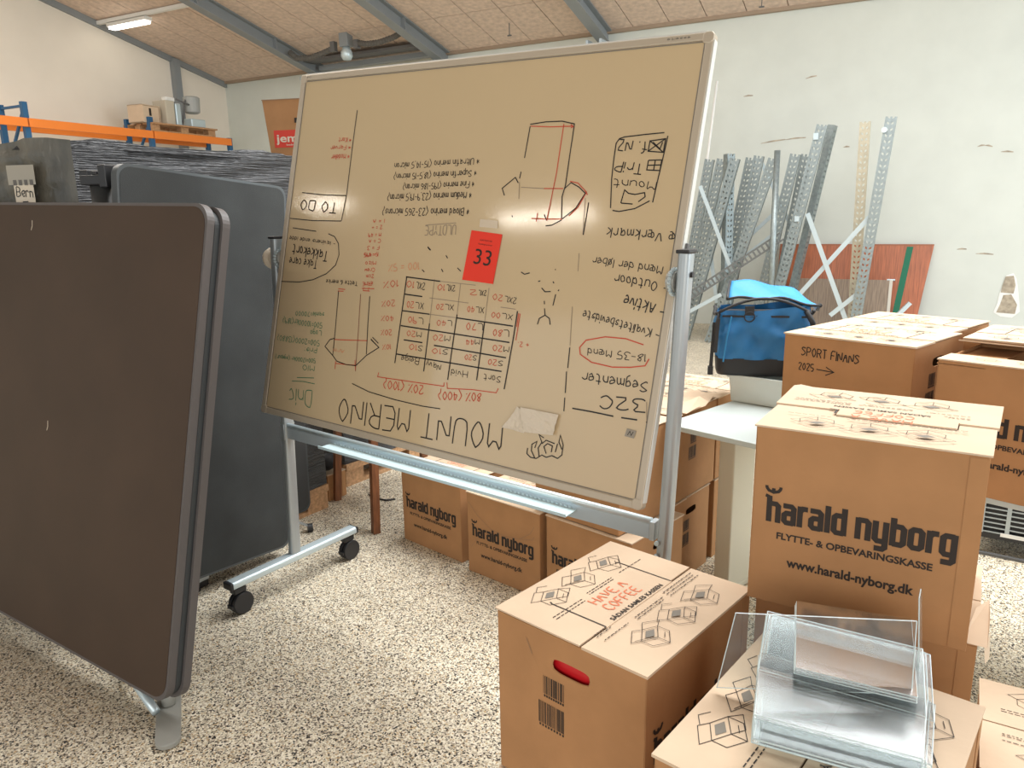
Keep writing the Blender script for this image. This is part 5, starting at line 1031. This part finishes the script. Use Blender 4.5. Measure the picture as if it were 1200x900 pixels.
MB().box((1.13, -.002, 0), (1.165, .06, Lh)).build('edge_band', simple('pale_edge', (.62, .58, .50), .6), r); MB().box((1.10, .0, Lh - .002), (1.19, .08, Lh + .012)).build('corner_piece', ALUL, r)
sbx = tag(MB().bar((0, 0, 0), (-.375, -.05, -.47), .05, .045).build('steel_strut', ALUL, None, T(.15, 9.85, .47)), 'short pale steel strut slanting beside the shelf board edge', 'strut')

# ================================================================== clear acrylic on the near right box
AZ = .7665
def plate(r, a, b_, c, d_, th=.003, nm='sheet'):
    """a clear plate through four surveyed corners, with thickness and a bright sawn edge"""
    A = [Vector(p) for p in (a, b_, c, d_)]; n = (A[1] - A[0]).cross(A[3] - A[0]).normalized() * th
    vs = [tuple(p) for p in A] + [tuple(p + n) for p in A]
    o = MB().mesh(vs, [(0, 1, 2, 3), (7, 6, 5, 4), (0, 4, 5, 1), (1, 5, 6, 2), (2, 6, 7, 3), (3, 7, 4, 0)]).build(nm, ACR, r)
    e = MB()
    for i in range(4): e.tube([A[i] + n / 2, A[(i + 1) % 4] + n / 2], .0009, 4)
    e.build('sawn_edge', ACRE, o); return o
def acr(label, cx=.5, cy=1.05):
    return root('acrylic_holder', survey(0, 0, 0), label, 'holder', None)
LOW = ((.358, .973), (.559, .874), (.657, 1.040), (.436, 1.179))
rc = random.Random(12)
for k in range(4):
    z = AZ + k * .0105; dx, dy = rc.uniform(-.008, .008), rc.uniform(-.008, .008); u = .036 * (1 - k * .05)
    P = [(x * (1 - (z - .77) * 1.28) + dx, y * (1 - (z - .77) * 1.28) + dy) for x, y in LOW]
    r = root('acrylic_holder', survey(0, 0, 0), ('lowest', 'second', 'third', 'topmost')[k] + ' of the four nested clear acrylic holders on the near box lid', 'holder', 'nested acrylic holders')
    plate(r, (*P[0], z), (*P[1], z), (*P[2], z + .012), (*P[3], z + .012))
    fx, fy = P[0]; gx, gy = P[1]
    plate(r, (fx, fy, z + .003), (gx, gy, z + .003), (gx + .004, gy + .010, z + .035), (fx + .004, fy + .010, z + .035), nm='front_lip')
    q0 = (P[0][0] * .22 + P[3][0] * .78, P[0][1] * .22 + P[3][1] * .78); q1 = (P[1][0] * .22 + P[2][0] * .78, P[1][1] * .22 + P[2][1] * .78)
    plate(r, (*q0, z + .010), (*q1, z + .010), (q1[0] + .05, q1[1] + .11, z + .052), (q0[0] + .05, q0[1] + .11, z + .052), nm='back_rest')
UPP = ((.475, 1.135), (.640, 1.050), (.745, 1.270), (.555, 1.345))
for k in range(3):
    z = AZ + .054 + k * .006; o = k * .006
    r = root('acrylic_sheet', survey(0, 0, 0), ('lowest', 'middle', 'topmost')[k] + ' of the three stacked clear sheets behind the acrylic holders', 'sheet', 'stacked acrylic sheets')
    P = [(x * (1 - (z - .77) * 1.2) + o * .6, y * (1 - (z - .77) * 1.2) + o) for x, y in UPP]
    plate(r, (*P[0], z), (*P[1], z), (*P[2], z + .008), (*P[3], z + .008))
r = root('acrylic_sheet', survey(0, 0, 0), 'clear acrylic panel standing edge-on at the right of the acrylic stack', 'sheet')
dv = Vector((.655, 1.075)).normalized() * .15
plate(r, (.640, 1.058, AZ + .06), (.640 + dv.x * .5, 1.058 + dv.y * .5, AZ + .06), (.640 + dv.x * .5 - .012, 1.058 + dv.y * .5, AZ + .17), (.640 - .012, 1.058, AZ + .190), .003)
r = root('acrylic_sheet', survey(0, 0, 0), 'wide clear acrylic panel leaning behind the stack towards the left box', 'sheet')
plate(r, (.337, 1.113, AZ), (.600, 1.000, AZ + .062), (.622, 1.045, .925), (.360, 1.106, .909), .003)
bpy.context.view_layer.update()
